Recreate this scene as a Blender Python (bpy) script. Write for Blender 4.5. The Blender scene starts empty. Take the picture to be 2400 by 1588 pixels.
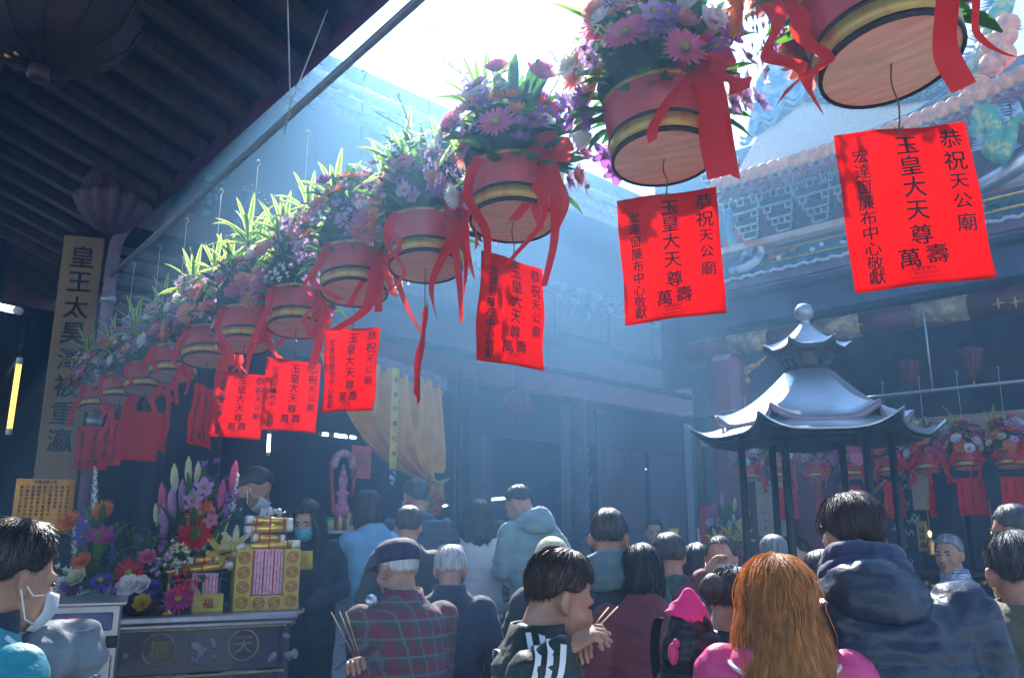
import bpy, bmesh, math, random
from mathutils import Vector, Matrix, noise, Euler
R = math.radians
rnd = random.Random(7)
S = bpy.context.scene
# ---------------------------------------------------------------- camera, sky, sun, exposure
EYE = 1.65
PITCH = R(13.1)
FPX = 1953.0                     # focal length in pixels of a 2400 px wide frame
cam = bpy.data.cameras.new('camera'); cam_o = bpy.data.objects.new('camera', cam)
S.collection.objects.link(cam_o)
cam_o.location = (0, 0, EYE); cam_o.rotation_euler = (R(90) + PITCH, 0, 0)
cam.sensor_width = 36; cam.lens = 36 * FPX / 2400; cam.clip_start = .05; cam.clip_end = 900
S.camera = cam_o
SUN_EL, SUN_AZ = R(44), R(-4)    # azimuth from +Y towards +X
w = bpy.data.worlds.new('World'); S.world = w; w.use_nodes = True
nt = w.node_tree; bg = nt.nodes['Background']
sky = nt.nodes.new('ShaderNodeTexSky'); sky.sky_type = 'NISHITA'; sky.sun_disc = False
sky.sun_elevation = SUN_EL; sky.sun_rotation = SUN_AZ
sky.air_density = 1.3; sky.dust_density = .3; sky.ozone_density = 3.0
nt.links.new(sky.outputs[0], bg.inputs[0]); bg.inputs[1].default_value = 0.115
sl = bpy.data.lights.new('sun', 'SUN'); sl.energy = 5.0; sl.angle = R(.5); sl.color = (1, .95, .87)
so = bpy.data.objects.new('sun', sl); S.collection.objects.link(so)
sdir = Vector((math.sin(SUN_AZ) * math.cos(SUN_EL), math.cos(SUN_AZ) * math.cos(SUN_EL), math.sin(SUN_EL)))
so.rotation_euler = sdir.to_track_quat('Z', 'Y').to_euler(); so.location = (0, 8, 14)
S.view_settings.view_transform = 'Standard'; S.view_settings.look = 'None'
S.view_settings.exposure = 1.6; S.view_settings.gamma = 1
S.render.engine = 'CYCLES'
cy = S.cycles
cy.use_denoising = True; cy.max_bounces = 6; cy.diffuse_bounces = 3; cy.glossy_bounces = 2
cy.transmission_bounces = 4; cy.volume_bounces = 1; cy.transparent_max_bounces = 8
cy.sample_clamp_indirect = 6
HAZE_DENSITY = .0125

# ---------------------------------------------------------------- helpers
CT, ST = math.cos(PITCH), math.sin(PITCH)
def ray(px, py):                 # direction (camera depth 1) through a pixel of the 2400 x 1588 photo
    x, y = (px - 1200) / FPX, (794 - py) / FPX
    return Vector((x, CT - y * ST, ST + y * CT))
E0 = Vector((0, 0, EYE))
K = 2400 / 2370
def at(px, py, d):               # point at camera depth d; px,py measured on the 2370 px copy
    return E0 + ray(px * K, py * K) * d
def atY(px, py, Y):
    r = ray(px * K, py * K); return E0 + r * (Y / r.y)
def atZ(px, py, Z):
    r = ray(px * K, py * K); return E0 + r * ((Z - EYE) / r.z)
def on_plane(px, py, p, n):
    r = ray(px * K, py * K); return E0 + r * ((p - E0).dot(n) / r.dot(n))
def lerp(a, b, t): return a + (b - a) * t
def sstep(a, b, x):
    t = min(1, max(0, (x - a) / (b - a))); return t * t * (3 - 2 * t)

class MB:                        # collects shapes, builds ONE mesh object
    def __init__(s): s.v = []; s.f = []; s.mi = []; s.m = 0
    def _add(s, vs, fs):
        o = len(s.v); s.v += [Vector(p) for p in vs]
        for f in fs: s.f.append(tuple(i + o for i in f)); s.mi.append(s.m)
        return s
    def box(s, c, size, rot=None, bev=0.0):
        c = Vector(c); hx, hy, hz = size[0] / 2, size[1] / 2, size[2] / 2
        M = rot if rot is not None else Matrix.Identity(3)
        if bev <= 0:
            vs = [(x * hx, y * hy, z * hz) for x in (-1, 1) for y in (-1, 1) for z in (-1, 1)]
            fs = [(0, 1, 3, 2), (4, 6, 7, 5), (0, 4, 5, 1), (2, 3, 7, 6), (0, 2, 6, 4), (1, 5, 7, 3)]
            return s._add([c + M @ Vector(p) for p in vs], fs)
        b = min(bev, hx * .9, hy * .9, hz * .9)
        bm = bmesh.new(); bmesh.ops.create_cube(bm, size=2)
        for v in bm.verts: v.co = Vector((v.co.x * hx, v.co.y * hy, v.co.z * hz))
        bmesh.ops.bevel(bm, geom=bm.edges[:], offset=b, segments=1, affect='EDGES')
        bm.verts.index_update()
        s._add([c + M @ v.co for v in bm.verts], [tuple(v.index for v in f.verts) for f in bm.faces]); bm.free()
        return s
    def rings(s, rings, cap=True, close=True):     # rings: lists of equal length of points
        n = len(rings[0]); vs = [p for r in rings for p in r]; fs = []
        m = n if close else n - 1
        for i in range(len(rings) - 1):
            for j in range(m):
                k = (j + 1) % n
                fs.append((i * n + j, i * n + k, (i + 1) * n + k, (i + 1) * n + j))
        if cap and close:
            fs.append(tuple(reversed(range(n)))); fs.append(tuple(range((len(rings) - 1) * n, len(rings) * n)))
        return s._add(vs, fs)
    def tube(s, path, r, n=8, cap=True, flat=1.0):
        path = [Vector(p) for p in path]; rs = r if isinstance(r, (list, tuple)) else [r] * len(path)
        rings = []; up = None
        for i, p in enumerate(path):
            t = (path[min(i + 1, len(path) - 1)] - path[max(i - 1, 0)])
            t = t.normalized() if t.length > 1e-9 else Vector((0, 0, 1))
            if up is None:
                up = Vector((0, 0, 1)) if abs(t.z) < .9 else Vector((1, 0, 0))
            a = t.cross(up); a = a.normalized() if a.length > 1e-6 else Vector((1, 0, 0))
            b = a.cross(t).normalized(); up = b
            rings.append([p + (a * math.cos(q) + b * math.sin(q) * flat) * rs[i] for q in [2 * math.pi * k / n for k in range(n)]])
        return s.rings(rings, cap)
    def cone(s, p0, p1, r0, r1, n=14, m=4):        # rounded cone (capsule with a taper)
        p0, p1 = Vector(p0), Vector(p1); d = (p1 - p0); L = d.length; d = d.normalized()
        path, rs = [], []
        for k in range(m):
            a = -math.pi / 2 + (k + .35) / m * math.pi / 2
            path.append(p0 + d * r0 * math.sin(a)); rs.append(r0 * math.cos(a))
        path.append(p0); rs.append(r0); path.append(p1); rs.append(r1)
        for k in range(m):
            a = (k + .65) / m * math.pi / 2
            path.append(p1 + d * r1 * math.sin(a)); rs.append(r1 * math.cos(a))
        return s.tube(path, rs, n)
    def ell(s, c, r, M=None, nu=16, nv=10):
        c = Vector(c); M = M if M is not None else Matrix.Identity(3)
        vs = [c + M @ Vector((0, 0, -r[2]))]
        for i in range(1, nv):
            a = -math.pi / 2 + math.pi * i / nv
            for j in range(nu):
                b = 2 * math.pi * j / nu
                vs.append(c + M @ Vector((r[0] * math.cos(a) * math.cos(b), r[1] * math.cos(a) * math.sin(b), r[2] * math.sin(a))))
        vs.append(c + M @ Vector((0, 0, r[2]))); fs = []
        for j in range(nu): fs.append((0, 1 + (j + 1) % nu, 1 + j))
        for i in range(nv - 2):
            for j in range(nu):
                k = (j + 1) % nu; fs.append((1 + i * nu + j, 1 + i * nu + k, 1 + (i + 1) * nu + k, 1 + (i + 1) * nu + j))
        t = len(vs) - 1; o = 1 + (nv - 2) * nu
        for j in range(nu): fs.append((t, o + j, o + (j + 1) % nu))
        return s._add(vs, fs)
    def lathe(s, prof, n=24, c=(0, 0, 0), M=None, cap=True):
        c = Vector(c); M = M if M is not None else Matrix.Identity(3)
        return s.rings([[c + M @ Vector((r * math.cos(2 * math.pi * k / n), r * math.sin(2 * math.pi * k / n), z)) for k in range(n)] for r, z in prof], cap)
    def grid(s, fn, nu, nv):                        # fn(u,v), u,v in 0..1
        vs = [fn(i / nu, j / nv) for i in range(nu + 1) for j in range(nv + 1)]
        fs = [(i * (nv + 1) + j, (i + 1) * (nv + 1) + j, (i + 1) * (nv + 1) + j + 1, i * (nv + 1) + j + 1) for i in range(nu) for j in range(nv)]
        return s._add(vs, fs)
    def slab(s, fn, nu, nv, th):                    # a grid given thickness th (vector or normal distance)
        g = [[Vector(fn(i / nu, j / nv)) for j in range(nv + 1)] for i in range(nu + 1)]
        N = [[None] * (nv + 1) for _ in range(nu + 1)]
        for i in range(nu + 1):
            for j in range(nv + 1):
                a = g[min(i + 1, nu)][j] - g[max(i - 1, 0)][j]; b = g[i][min(j + 1, nv)] - g[i][max(j - 1, 0)]
                c = a.cross(b); N[i][j] = c.normalized() if c.length > 1e-12 else Vector((0, 0, 1))
        vs = [g[i][j] for i in range(nu + 1) for j in range(nv + 1)] + [g[i][j] - N[i][j] * th for i in range(nu + 1) for j in range(nv + 1)]
        o = (nu + 1) * (nv + 1); ix = lambda i, j: i * (nv + 1) + j; fs = []
        for i in range(nu):
            for j in range(nv):
                q = (ix(i, j), ix(i + 1, j), ix(i + 1, j + 1), ix(i, j + 1)); fs.append(q); fs.append(tuple(o + k for k in reversed(q)))
        for i in range(nu):
            fs.append((ix(i + 1, 0), ix(i, 0), o + ix(i, 0), o + ix(i + 1, 0))); fs.append((ix(i, nv), ix(i + 1, nv), o + ix(i + 1, nv), o + ix(i, nv)))
        for j in range(nv):
            fs.append((ix(0, j), ix(0, j + 1), o + ix(0, j + 1), o + ix(0, j))); fs.append((ix(nu, j + 1), ix(nu, j), o + ix(nu, j), o + ix(nu, j + 1)))
        return s._add(vs, fs)
    def prism(s, pts, depth_vec):                   # planar outline extruded
        pts = [Vector(p) for p in pts]; d = Vector(depth_vec); n = len(pts)
        fs = [tuple(reversed(range(n))), tuple(range(n, 2 * n))] + [(i, (i + 1) % n, n + (i + 1) % n, n + i) for i in range(n)]
        return s._add(pts + [p + d for p in pts], fs)
    def xf(s, M):
        s.v = [M @ p for p in s.v]; return s
    def mesh(s, name, mats, smooth=True):
        me = bpy.data.meshes.new(name); me.from_pydata([tuple(p) for p in s.v], [], s.f)
        for m in (mats if isinstance(mats, (list, tuple)) else [mats]): me.materials.append(m)
        me.polygons.foreach_set('material_index', s.mi)
        me.polygons.foreach_set('use_smooth', [bool(smooth)] * len(me.polygons))
        me.update(); return me
    def build(s, name, mats, parent=None, smooth=True, world=False, sharp=None, label=None):
        if world and parent is not None:
            Mi = MAT[parent.name].inverted(); s.xf(Mi)
        me = s.mesh(name, mats, smooth)
        if sharp: 
            try: me.set_sharp_from_angle(angle=R(sharp))
            except Exception: pass
        o = bpy.data.objects.new(name, me); S.collection.objects.link(o)
        if parent is not None:
            o.parent = parent; MAT[o.name] = MAT.get(parent.name, Matrix.Identity(4))
        else: MAT[o.name] = Matrix.Identity(4)
        if label: o['label'] = label
        return o
MAT = {}
def thing(name, label, cat, loc=(0, 0, 0), rz=0.0, group=None, rot=None):
    o = bpy.data.objects.new(name, None); S.collection.objects.link(o); o.empty_display_size = .1
    o.location = loc; o.rotation_euler = rot if rot is not None else (0, 0, rz)
    MAT[o.name] = Matrix.Translation(Vector(loc)) @ (Euler(rot).to_matrix().to_4x4() if rot is not None else Matrix.Rotation(rz, 4, 'Z'))
    return tag(o, label, cat, group)
def tag(o, label, cat, group=None):
    o['label'] = label; o['category'] = cat
    if group: o['group'] = group
    return o
def structure(o): o['kind'] = 'structure'; return o
def rz3(a): return Matrix.Rotation(a, 3, 'Z')
def rot3(x, y, z): return Euler((x, y, z)).to_matrix()

# ---------------------------------------------------------------- materials (all procedural)
_M = {}
def mat(name, col, rough=.6, metal=0.0, var=.18, scale=9.0, bump=0.0, bscale=40.0, trans=0.0, col2=None, spec=.4,
        emit=0.0, tcol=None, detail=4.0, sx=(1, 1, 1), coords='Object', coat=0.0, lo=.35, hi=.65, sheen=0.0, alpha=1.0):
    if name in _M: return _M[name]
    m = bpy.data.materials.new(name); m.use_nodes = True; t = m.node_tree; N = t.nodes; L = t.links
    b = N['Principled BSDF']; out = N['Material Output']
    b.inputs['Roughness'].default_value = rough; b.inputs['Metallic'].default_value = metal
    b.inputs['Specular IOR Level'].default_value = spec
    if coat: b.inputs['Coat Weight'].default_value = coat
    if sheen: b.inputs['Sheen Weight'].default_value = sheen
    if alpha < 1: b.inputs['Alpha'].default_value = alpha
    tc = N.new('ShaderNodeTexCoord'); mp = N.new('ShaderNodeMapping'); mp.inputs['Scale'].default_value = sx
    L.new(tc.outputs[coords], mp.inputs[0])
    a = Vector(col); c2 = Vector(col2) if col2 else a * (1 + var)
    c1 = a if col2 else a * (1 - var)
    nz = N.new('ShaderNodeTexNoise'); nz.inputs['Scale'].default_value = scale; nz.inputs['Detail'].default_value = detail
    L.new(mp.outputs[0], nz.inputs['Vector'])
    cr = N.new('ShaderNodeValToRGB'); cr.color_ramp.elements[0].position = lo; cr.color_ramp.elements[1].position = hi
    cr.color_ramp.elements[0].color = (*c1, 1); cr.color_ramp.elements[1].color = (*[min(1, x) for x in c2], 1)
    L.new(nz.outputs['Fac'], cr.inputs[0]); L.new(cr.outputs[0], b.inputs['Base Color'])
    if bump:
        n2 = N.new('ShaderNodeTexNoise'); n2.inputs['Scale'].default_value = bscale; n2.inputs['Detail'].default_value = 5
        L.new(mp.outputs[0], n2.inputs['Vector'])
        bp = N.new('ShaderNodeBump'); bp.inputs['Strength'].default_value = bump; bp.inputs['Distance'].default_value = .02
        L.new(n2.outputs['Fac'], bp.inputs['Height']); L.new(bp.outputs[0], b.inputs['Normal'])
    if emit:
        b.inputs['Emission Color'].default_value = (*col, 1); b.inputs['Emission Strength'].default_value = emit
    if trans:
        tr = N.new('ShaderNodeBsdfTranslucent'); mx = N.new('ShaderNodeMixShader'); mx.inputs[0].default_value = trans
        if tcol: tr.inputs[0].default_value = (*tcol, 1)
        else: L.new(cr.outputs[0], tr.inputs[0])
        L.new(b.outputs[0], mx.inputs[1]); L.new(tr.outputs[0], mx.inputs[2]); L.new(mx.outputs[0], out.inputs[0])
    _M[name] = m; return m
def nodes_of(m): return m.node_tree.nodes, m.node_tree.links, m.node_tree.nodes['Principled BSDF']

# ---------------------------------------------------------------- writing (font outlines turned into meshes)
_T = {}
def glyphs(txt, bold=0.0):       # list of (verts, faces) for a string, character height about 1, centred
    k = (txt, bold)
    if k in _T: return _T[k]
    cu = bpy.data.curves.new('w', 'FONT'); cu.body = txt; cu.size = 1; cu.align_x = 'CENTER'; cu.align_y = 'CENTER'
    cu.resolution_u = 2; cu.offset = bold
    o = bpy.data.objects.new('w', cu); S.collection.objects.link(o)
    dg = bpy.context.evaluated_depsgraph_get(); me = bpy.data.meshes.new_from_object(o.evaluated_get(dg))
    vs = [v.co.copy() for v in me.vertices]; fs = [tuple(p.vertices) for p in me.polygons]
    if vs:
        lo = Vector([min(v[i] for v in vs) for i in range(3)]); hi = Vector([max(v[i] for v in vs) for i in range(3)]); c = (lo + hi) / 2
        h = max(hi.y - lo.y, 1e-3) if len(txt) > 1 else max(hi.y - lo.y, hi.x - lo.x)
        vs = [(v - c) / h for v in vs]
    bpy.data.objects.remove(o); bpy.data.curves.remove(cu); bpy.data.meshes.remove(me)
    _T[k] = (vs, fs); return _T[k]
def write(mb, txt, u, v, h, fn, bold=.012, shear=0.0, wscale=1.0):   # one string at (u,v), height h, through surface fn(u,v)->point
    vs, fs = glyphs(txt, 0.0)
    for dx, dy in ((0, 0), (bold * 1.5, 0), (bold * .7, bold * 1.2)) if bold else ((0, 0),):    # overlaid strokes, thick like a brush
        mb._add([fn(u + (p.x * wscale + shear * p.y + dx) * h, v + (p.y + dy) * h) for p in vs], fs)
def write_col(mb, txt, u, v, h, step, fn, **kw):                     # a vertical column, top to bottom
    for i, ch in enumerate(txt):
        if ch != ' ': write(mb, ch, u, v - i * step, h, fn, **kw)
# ================================================================ THE SETTING
wood_dark = mat('dark_wood', (.014, .01, .01), .55, var=.35, scale=5, sx=(1, 1, .25), bump=.2)
wood_red = mat('red_lacquer_wood', (.1, .016, .018), .45, var=.3, scale=4, bump=.15)
wood_brown = mat('brown_wood', (.05, .03, .02), .55, var=.35, scale=6, sx=(3, 3, .5), bump=.25)
stone = mat('grey_stone', (.2, .2, .2), .8, var=.25, scale=6, bump=.4)
steel = mat('brushed_steel', (.55, .56, .58), .32, metal=1.0, var=.1, scale=20)
steel_dull = mat('dull_steel', (.34, .36, .38), .45, metal=.8, var=.15, scale=15)
gold = mat('gold_leaf', (.5, .32, .08), .4, metal=.7, var=.3, scale=30)
black_ink = mat('black_ink', (.012, .012, .018), .6, var=.1)
plaster = mat('pale_mosaic', (.72, .76, .66), .7, var=.14, scale=60, bump=.3, bscale=90)
tube_white = mat('tube_light_cold', (.75, .95, 1.0), emit=5.0)
tube_warm = mat('tube_light_yellow', (1.0, .62, .1), emit=1.1)
tile_orange = mat('orange_clay_tile', (.8, .27, .08), .6, var=.3, scale=14, bump=.3)
roof_tile = mat('roof_tile', (.22, .1, .05), .6, var=.3, scale=8, bump=.3)
green_paint = mat('green_paint', (.012, .075, .07), .5, var=.35, scale=9)
blue_paint = mat('blue_paint', (.05, .16, .3), .5, var=.3, scale=9)
white_paint = mat('white_paint', (.72, .74, .72), .5, var=.08)
yellow_paint = mat('yellow_paint', (.75, .55, .05), .5, var=.2, scale=20)
beam_grey = mat('grey_painted_beam', (.16, .15, .2), .6, var=.25, scale=5, sx=(.4, .4, 3))

# ground
gm = mat('stone_paving', (.16, .16, .16), .7, var=.2, scale=3, bump=.25, bscale=25)
N_, L_, B_ = nodes_of(gm)
bk = N_.new('ShaderNodeTexBrick'); bk.inputs['Scale'].default_value = 1.0; bk.inputs['Mortar Size'].default_value = .012
bk.inputs['Color1'].default_value = (.34, .32, .3, 1); bk.inputs['Color2'].default_value = (.27, .26, .25, 1); bk.inputs['Mortar'].default_value = (.05, .05, .05, 1)
bk.inputs['Brick Width'].default_value = .6; bk.inputs['Row Height'].default_value = .6
tc_ = N_.new('ShaderNodeTexCoord'); L_.new(tc_.outputs['Object'], bk.inputs['Vector']); L_.new(bk.outputs[0], B_.inputs['Base Color'])
g = MB(); g.box((0, 30, -.05), (240, 240, .1)); structure(g.build('ground', gm, smooth=False))
TE = Vector((.72, .694, 0)); TN = Vector((-.694, .72, 0)); TP = Vector((-.07, 4.75, 0))   # terrace edge, inward normal
TZ = .3
def T(t, n, z): return TP + TE * t + TN * n + Vector((0, 0, z))
g = MB(); g.prism([T(-9, 0, .005), T(12, 0, .005), T(12, 16, .005), T(-9, 16, .005)], (0, 0, TZ - .005))
structure(g.build('terrace_floor', gm, smooth=False))
def ground_z(x, y):
    return TZ if (Vector((x, y, 0)) - TP).dot(TN) > .02 else 0.0

# ---------------------------------------------------------------- near hall roof over the camera, with its pillar
E1 = Vector((-.643, .766, 0)); E2 = Vector((.766, .643, 0))
NP = Vector((-.82, 4.1, 0)); NZ = EYE + 2.9
def NH(t, n, z): return NP + E1 * t + E2 * n + Vector((0, 0, z))      # n<0 : under the roof
nh = thing('temple_gate_hall', 'dark timber temple roof overhead on the left with its rafters, beams and pillar', 'temple', NH(4, 0, 0))
SL = .36                                                             # the soffit rises away from its eave
m = MB(); m.prism([NH(-8, 0, NZ), NH(11, 0, NZ), NH(11, 0, NZ + .16), NH(-8, 0, NZ + .16)], E2 * -6.5 + Vector((0, 0, 6.5 * SL)))
m.build('roof', [wood_dark], nh, smooth=False, world=True)
for k in range(48):
    t = -7.8 + k * .39
    m = MB(); a, b = NH(t, -.03, NZ - .052), NH(t, -6.2, NZ + 6.2 * SL - .052)
    m.rings([[p + E1 * dx + Vector((0, 0, dz)) for dx, dz in ((-.05, -.05), (.05, -.05), (.05, .05), (-.05, .05))] for p in (a, b)])
    m.build('rafter', wood_brown, nh, smooth=False, world=True)
m = MB(); m.rings([[NH(t, n, z) for n, z in ((.0, NZ - .06), (.07, NZ - .06), (.07, NZ + .2), (.0, NZ + .2))] for t in (-8, 11)])
m.build('eave_board', wood_red, nh, smooth=False, world=True)
for n in (-1.5, -3.4):
    m = MB(); m.tube([NH(-8, n, NZ - .12 - n * SL * .9 - .05), NH(11, n, NZ - .12 - n * SL * .9 - .05)], .15, 14)
    m.build('purlin_beam', wood_red, nh, smooth=True, world=True)
PIL = atY(172, 1000, 7.6); PIL = Vector((PIL.x, PIL.y, 0))
m = MB(); m.lathe([(.34, TZ + .003), (.34, TZ + .12), (.26, TZ + .2), (.3, TZ + .3), (.24, TZ + .42), (.22, TZ + .5), (.21, NZ - .1)], 28, (PIL.x, PIL.y, 0))
m.build('pillar', wood_dark, nh, world=True)
# carved bracket flaring from the pillar head
m = MB()
for k in range(5):
    z = 3.72 + k * .15; ln = .35 + k * .2
    a = Vector((PIL.x, PIL.y, z)); m.box(a + E2 * ln * .5, (ln, .14 - .01 * k, .1), rz3(math.atan2(E2.y, E2.x)), .015)
    m.ell(a + E2 * (ln + .03), (.08, .08, .09))
m.build('bracket', wood_brown, nh, world=True)
m = MB(); q = at(262, 455, 7.3); prof = [(.03, -.34), (.12, -.3), (.22, -.2), (.29, -.06), (.27, .0), (.2, .03), (.23, .1), (.2, .2), (.12, .32), (.07, .6)]
m.rings([[q + Vector((r * (1 + .1 * math.cos(12 * a)) * math.cos(a), r * (1 + .1 * math.cos(12 * a)) * math.sin(a), z)) for a in [k * 2 * math.pi / 72 for k in range(72)]] for r, z in prof])
m.build('carved_pendant', mat('carved_plum_wood', (.07, .035, .045), .5, var=.4, scale=14, bump=.2), nh, world=True)
# a second, inner pillar and back wall that close the dark left side
for px, Y in ((-120, 8.6), (330, 11.6)):
    q = atY(px, 1200, Y); m = MB(); m.lathe([(.3, TZ + .004), (.26, TZ + .3), (.2, TZ + .5), (.2, 5.6)], 20, (q.x, q.y, 0)); m.build('pillar', wood_dark, nh, world=True)

# drain pipe beside the pillar
pp = [atY(462, 338, 7.3), atY(272, 545, 7.25), atY(258, 620, 7.25), atY(205, 1180, 7.25)]
pp[3] = Vector((pp[2].x, pp[2].y, TZ))
m = MB(); m.tube([pp[0], lerp(pp[0], pp[1], .93), lerp(pp[1], pp[2], .25), pp[2], pp[3]], .055, 12)
pipe_m = mat('purple_grey_pipe', (.16, .1, .14), .4, var=.2)
t_ = thing('drain_pipe', 'purplish grey drain pipe bent at the top beside the couplet pillar', 'pipe', pp[3])
m.build('pipe', pipe_m, t_, world=True)
for zz in (1.2, 2.6, 3.7):
    m = MB(); m.lathe([(.066, zz - .03), (.066, zz + .03)], 12, (pp[3].x, pp[3].y, 0)); m.build('pipe_clamp', steel_dull, t_, world=True)

# ---------------------------------------------------------------- main hall across the courtyard (runs left-near to right-far)
ME = Vector((.715, .699, 0)); MN = Vector((-.699, .715, 0)); MQ = Vector((-2.8, 10.04, 0)); MZ = EYE + 6.24
def MH(t, n, z): return MQ + ME * t + MN * n + Vector((0, 0, z))
def mh_at(px, n):                # t of the vertical plane at depth n seen at this column of the photo
    r = ray(px * K, 1248); p = MQ + MN * n; d = Vector((r.x, r.y, 0)); s_ = p.dot(MN) / d.dot(MN)
    return (d * s_ - MQ).dot(ME)
def mh_z(px, py, n): return on_plane(px, py, MH(0, n, 0), MN).z
mh = thing('main_temple_hall', 'dark main temple hall across the courtyard with lintels, columns and deep interior', 'temple', MH(5, 2, 0))
m = MB(); m.prism([MH(-7, 0, MZ), MH(13, 0, MZ), MH(13, 0, MZ + .18), MH(-7, 0, MZ + .18)], MN * 7 + Vector((0, 0, 7 * .34)))
m.build('roof', [mat('soffit_board', (.035, .03, .03), .7, var=.25, scale=4)], mh, smooth=False, world=True)
for k in range(50):
    t = -6.9 + k * .4
    m = MB(); a, b = MH(t, .05, MZ - .05), MH(t, 6.5, MZ - .05 + 6.45 * .34)
    m.rings([[p + ME * dx + Vector((0, 0, dz)) for dx, dz in ((-.04, -.045), (.04, -.045), (.04, .047), (-.04, .047))] for p in (a, b)])
    m.build('rafter', mat('mauve_grey_rafter', (.3, .25, .26), .6, var=.3, scale=4), mh, smooth=False, world=True)
for n, rr in ((.02, .07), (.75, .09), (1.5, .11)):
    m = MB(); m.tube([MH(-7, n, MZ + n * .34 - .17), MH(13, n, MZ + n * .34 - .17)], rr, 12)
    m.build('purlin', steel_dull if n < .1 else mat('pale_purlin', (.42, .36, .36), .5, var=.2), mh, world=True)
FN = 2.2                          # depth of the columned front
zl = 4.1
for z0, z1, n0, mm in ((4.35, 4.75, FN, wood_red), (4.9, 5.35, FN, mat('painted_lintel', (.02, .05, .07), .5, var=.6, scale=3, col2=(.1, .03, .03))), (5.6, 6.0, FN - .25, wood_brown), (6.02, 9.4, FN + .1, wood_dark)):
    m = MB(); m.rings([[MH(t, n, z) for n, z in ((n0 - .14, z0), (n0 + .14, z0), (n0 + .14, z1), (n0 - .14, z1))] for t in (-7, 13)])
    m.build('lintel', mm, mh, smooth=False, world=True)
m = MB()
for k in range(34):
    t = -6.5 + k * .56
    for j in range(3):
        m.box(MH(t, FN - .2 - j * .13, 6.02 + j * .2 + .09), (.14 + .1 * j, .2, .1), rz3(math.atan2(ME.y, ME.x)), .015)
        m.box(MH(t, FN - .2 - j * .13, 6.02 + j * .2), (.1, .16, .1), rz3(math.atan2(ME.y, ME.x)), .01)
m.build('bracket_row', mat('dark_green_paint', (.02, .09, .08), .5, var=.6, scale=9), mh, smooth=False, world=True)
cols = [mh_at(-60, FN), mh_at(455, FN), mh_at(1072, FN), mh_at(1335, FN), mh_at(1612, FN)]
carved = mat('carved_grey_stone', (.07, .075, .08), .75, var=.5, scale=22, bump=.9, bscale=30)
for i, t in enumerate(cols):
    c = MH(t, FN, 0); drag = i in (3,)
    m = MB(); m.lathe([(.4, TZ + .003), (.4, TZ + .14), (.32, TZ + .2), (.36, TZ + .32), (.3, TZ + .45), (.24, TZ + .55), (.23, 4.36)], 26, c)
    cp = m.build('column', wood_red if drag else wood_dark, mh, world=True)
    if drag:
        m = MB(); prof = []
        for k in range(61):
            z = TZ + .5 + (3.35 - TZ - .5) * k / 60; prof.append((.265 + .02 * math.sin(k * 1.3), z))
        m.lathe(prof, 26, c)
        path = []
        for k in range(90):
            a = k / 89 * 5.2 * math.pi; path.append(c + Vector((math.cos(a) * .29, math.sin(a) * .29, .95 + k / 89 * 2.3)))
        m.tube(path, [.03 + .05 * math.sin(math.pi * min(1, k / 80)) for k in range(90)], 8)
        for k in range(4, 88, 3):
            p = path[k]; o = (p - c); o.z = 0; m.cone(p, p + o.normalized() * .09 + Vector((0, 0, .05)), .03, .005, 6, 2)
        m.build('dragon_carving', carved, cp, world=True)
for i_, (px, wd, z0, z1) in enumerate(((1205, 1.9, 5.45, 6.35), (1475, 1.5, 5.5, 6.2))):
    t = mh_at(px, FN - .4); m = MB(); c = MH(t, FN - .4, (z0 + z1) / 2); m.box(c, (wd, .08, z1 - z0), rz3(math.atan2(ME.y, ME.x)), .02); pq = m.build('plaque', wood_dark, mh, smooth=False, world=True)
    m = MB(); h_ = z1 - z0
    for dz, sz in ((h_ / 2, .07), (-h_ / 2, .07)): m.box(c + Vector((0, 0, dz)) - MN * .03, (wd + .1, .1, sz), rz3(math.atan2(ME.y, ME.x)), .02)
    for q in (-1, 1): m.box(c + ME * q * wd / 2 - MN * .03, (.07, .1, h_ - .075), rz3(math.atan2(ME.y, ME.x)), .015)
    m.build('plaque_frame', wood_brown, pq, smooth=False, world=True)
for px in (1098, 1310, 1395, 1600):
    t = mh_at(px, FN - .3); c = MH(t, FN - .3, 0); m = MB(); m.box((c.x, c.y, 2.6), (.3, .05, 3.0), rz3(math.atan2(ME.y, ME.x)), .015)
    bo = m.build('couplet_panel', wood_dark, mh, smooth=False, world=True)
    m = MB()
    for z in (1.1, 4.1): m.box((c.x, c.y, z), (.34, .07, .06), rz3(math.atan2(ME.y, ME.x)), .01)
    m.build('panel_trim', wood_brown, bo, smooth=False, world=True)
ayaw = math.atan2(ME.y, ME.x); pm_ = [mat('dark_red_infill', (.06, .012, .014), .6, var=.4, scale=3), mat('dark_teal_infill', (.01, .035, .04), .6, var=.4, scale=3)]
for k in range(26):                # framed infill panels of the upper front, with carved scrolls
    t = -5.5 + k * .62
    for r_i, (z0, z1) in enumerate(((6.75, 7.45), (7.6, 8.6))):
        m = MB(); m.box(MH(t, FN + .06, (z0 + z1) / 2), (.5, .07, z1 - z0), rz3(ayaw), .012); ip = m.build('infill_panel', pm_[(k + r_i) % 2], mh, smooth=False, world=True)
        m = MB(); c = MH(t, FN + .015, (z0 + z1) / 2); h_ = z1 - z0
        for q in (-1, 1): m.box(c + ME * q * .24, (.03, .03, h_), rz3(ayaw), .006); m.box(c + Vector((0, 0, q * (h_ / 2 - .015))), (.44, .03, .03), rz3(ayaw), .006)
        m.tube([c + ME * .17 * math.cos(a) * (1 - .06 * a) + Vector((0, 0, h_ * .32 * math.sin(a) * (1 - .06 * a))) for a in [i * .55 for i in range(22)]], .014, 5)
        m.build('carved_scroll', mat('mauve_grey_rafter', (.3, .25, .26)), ip, smooth=False, world=True)
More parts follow.
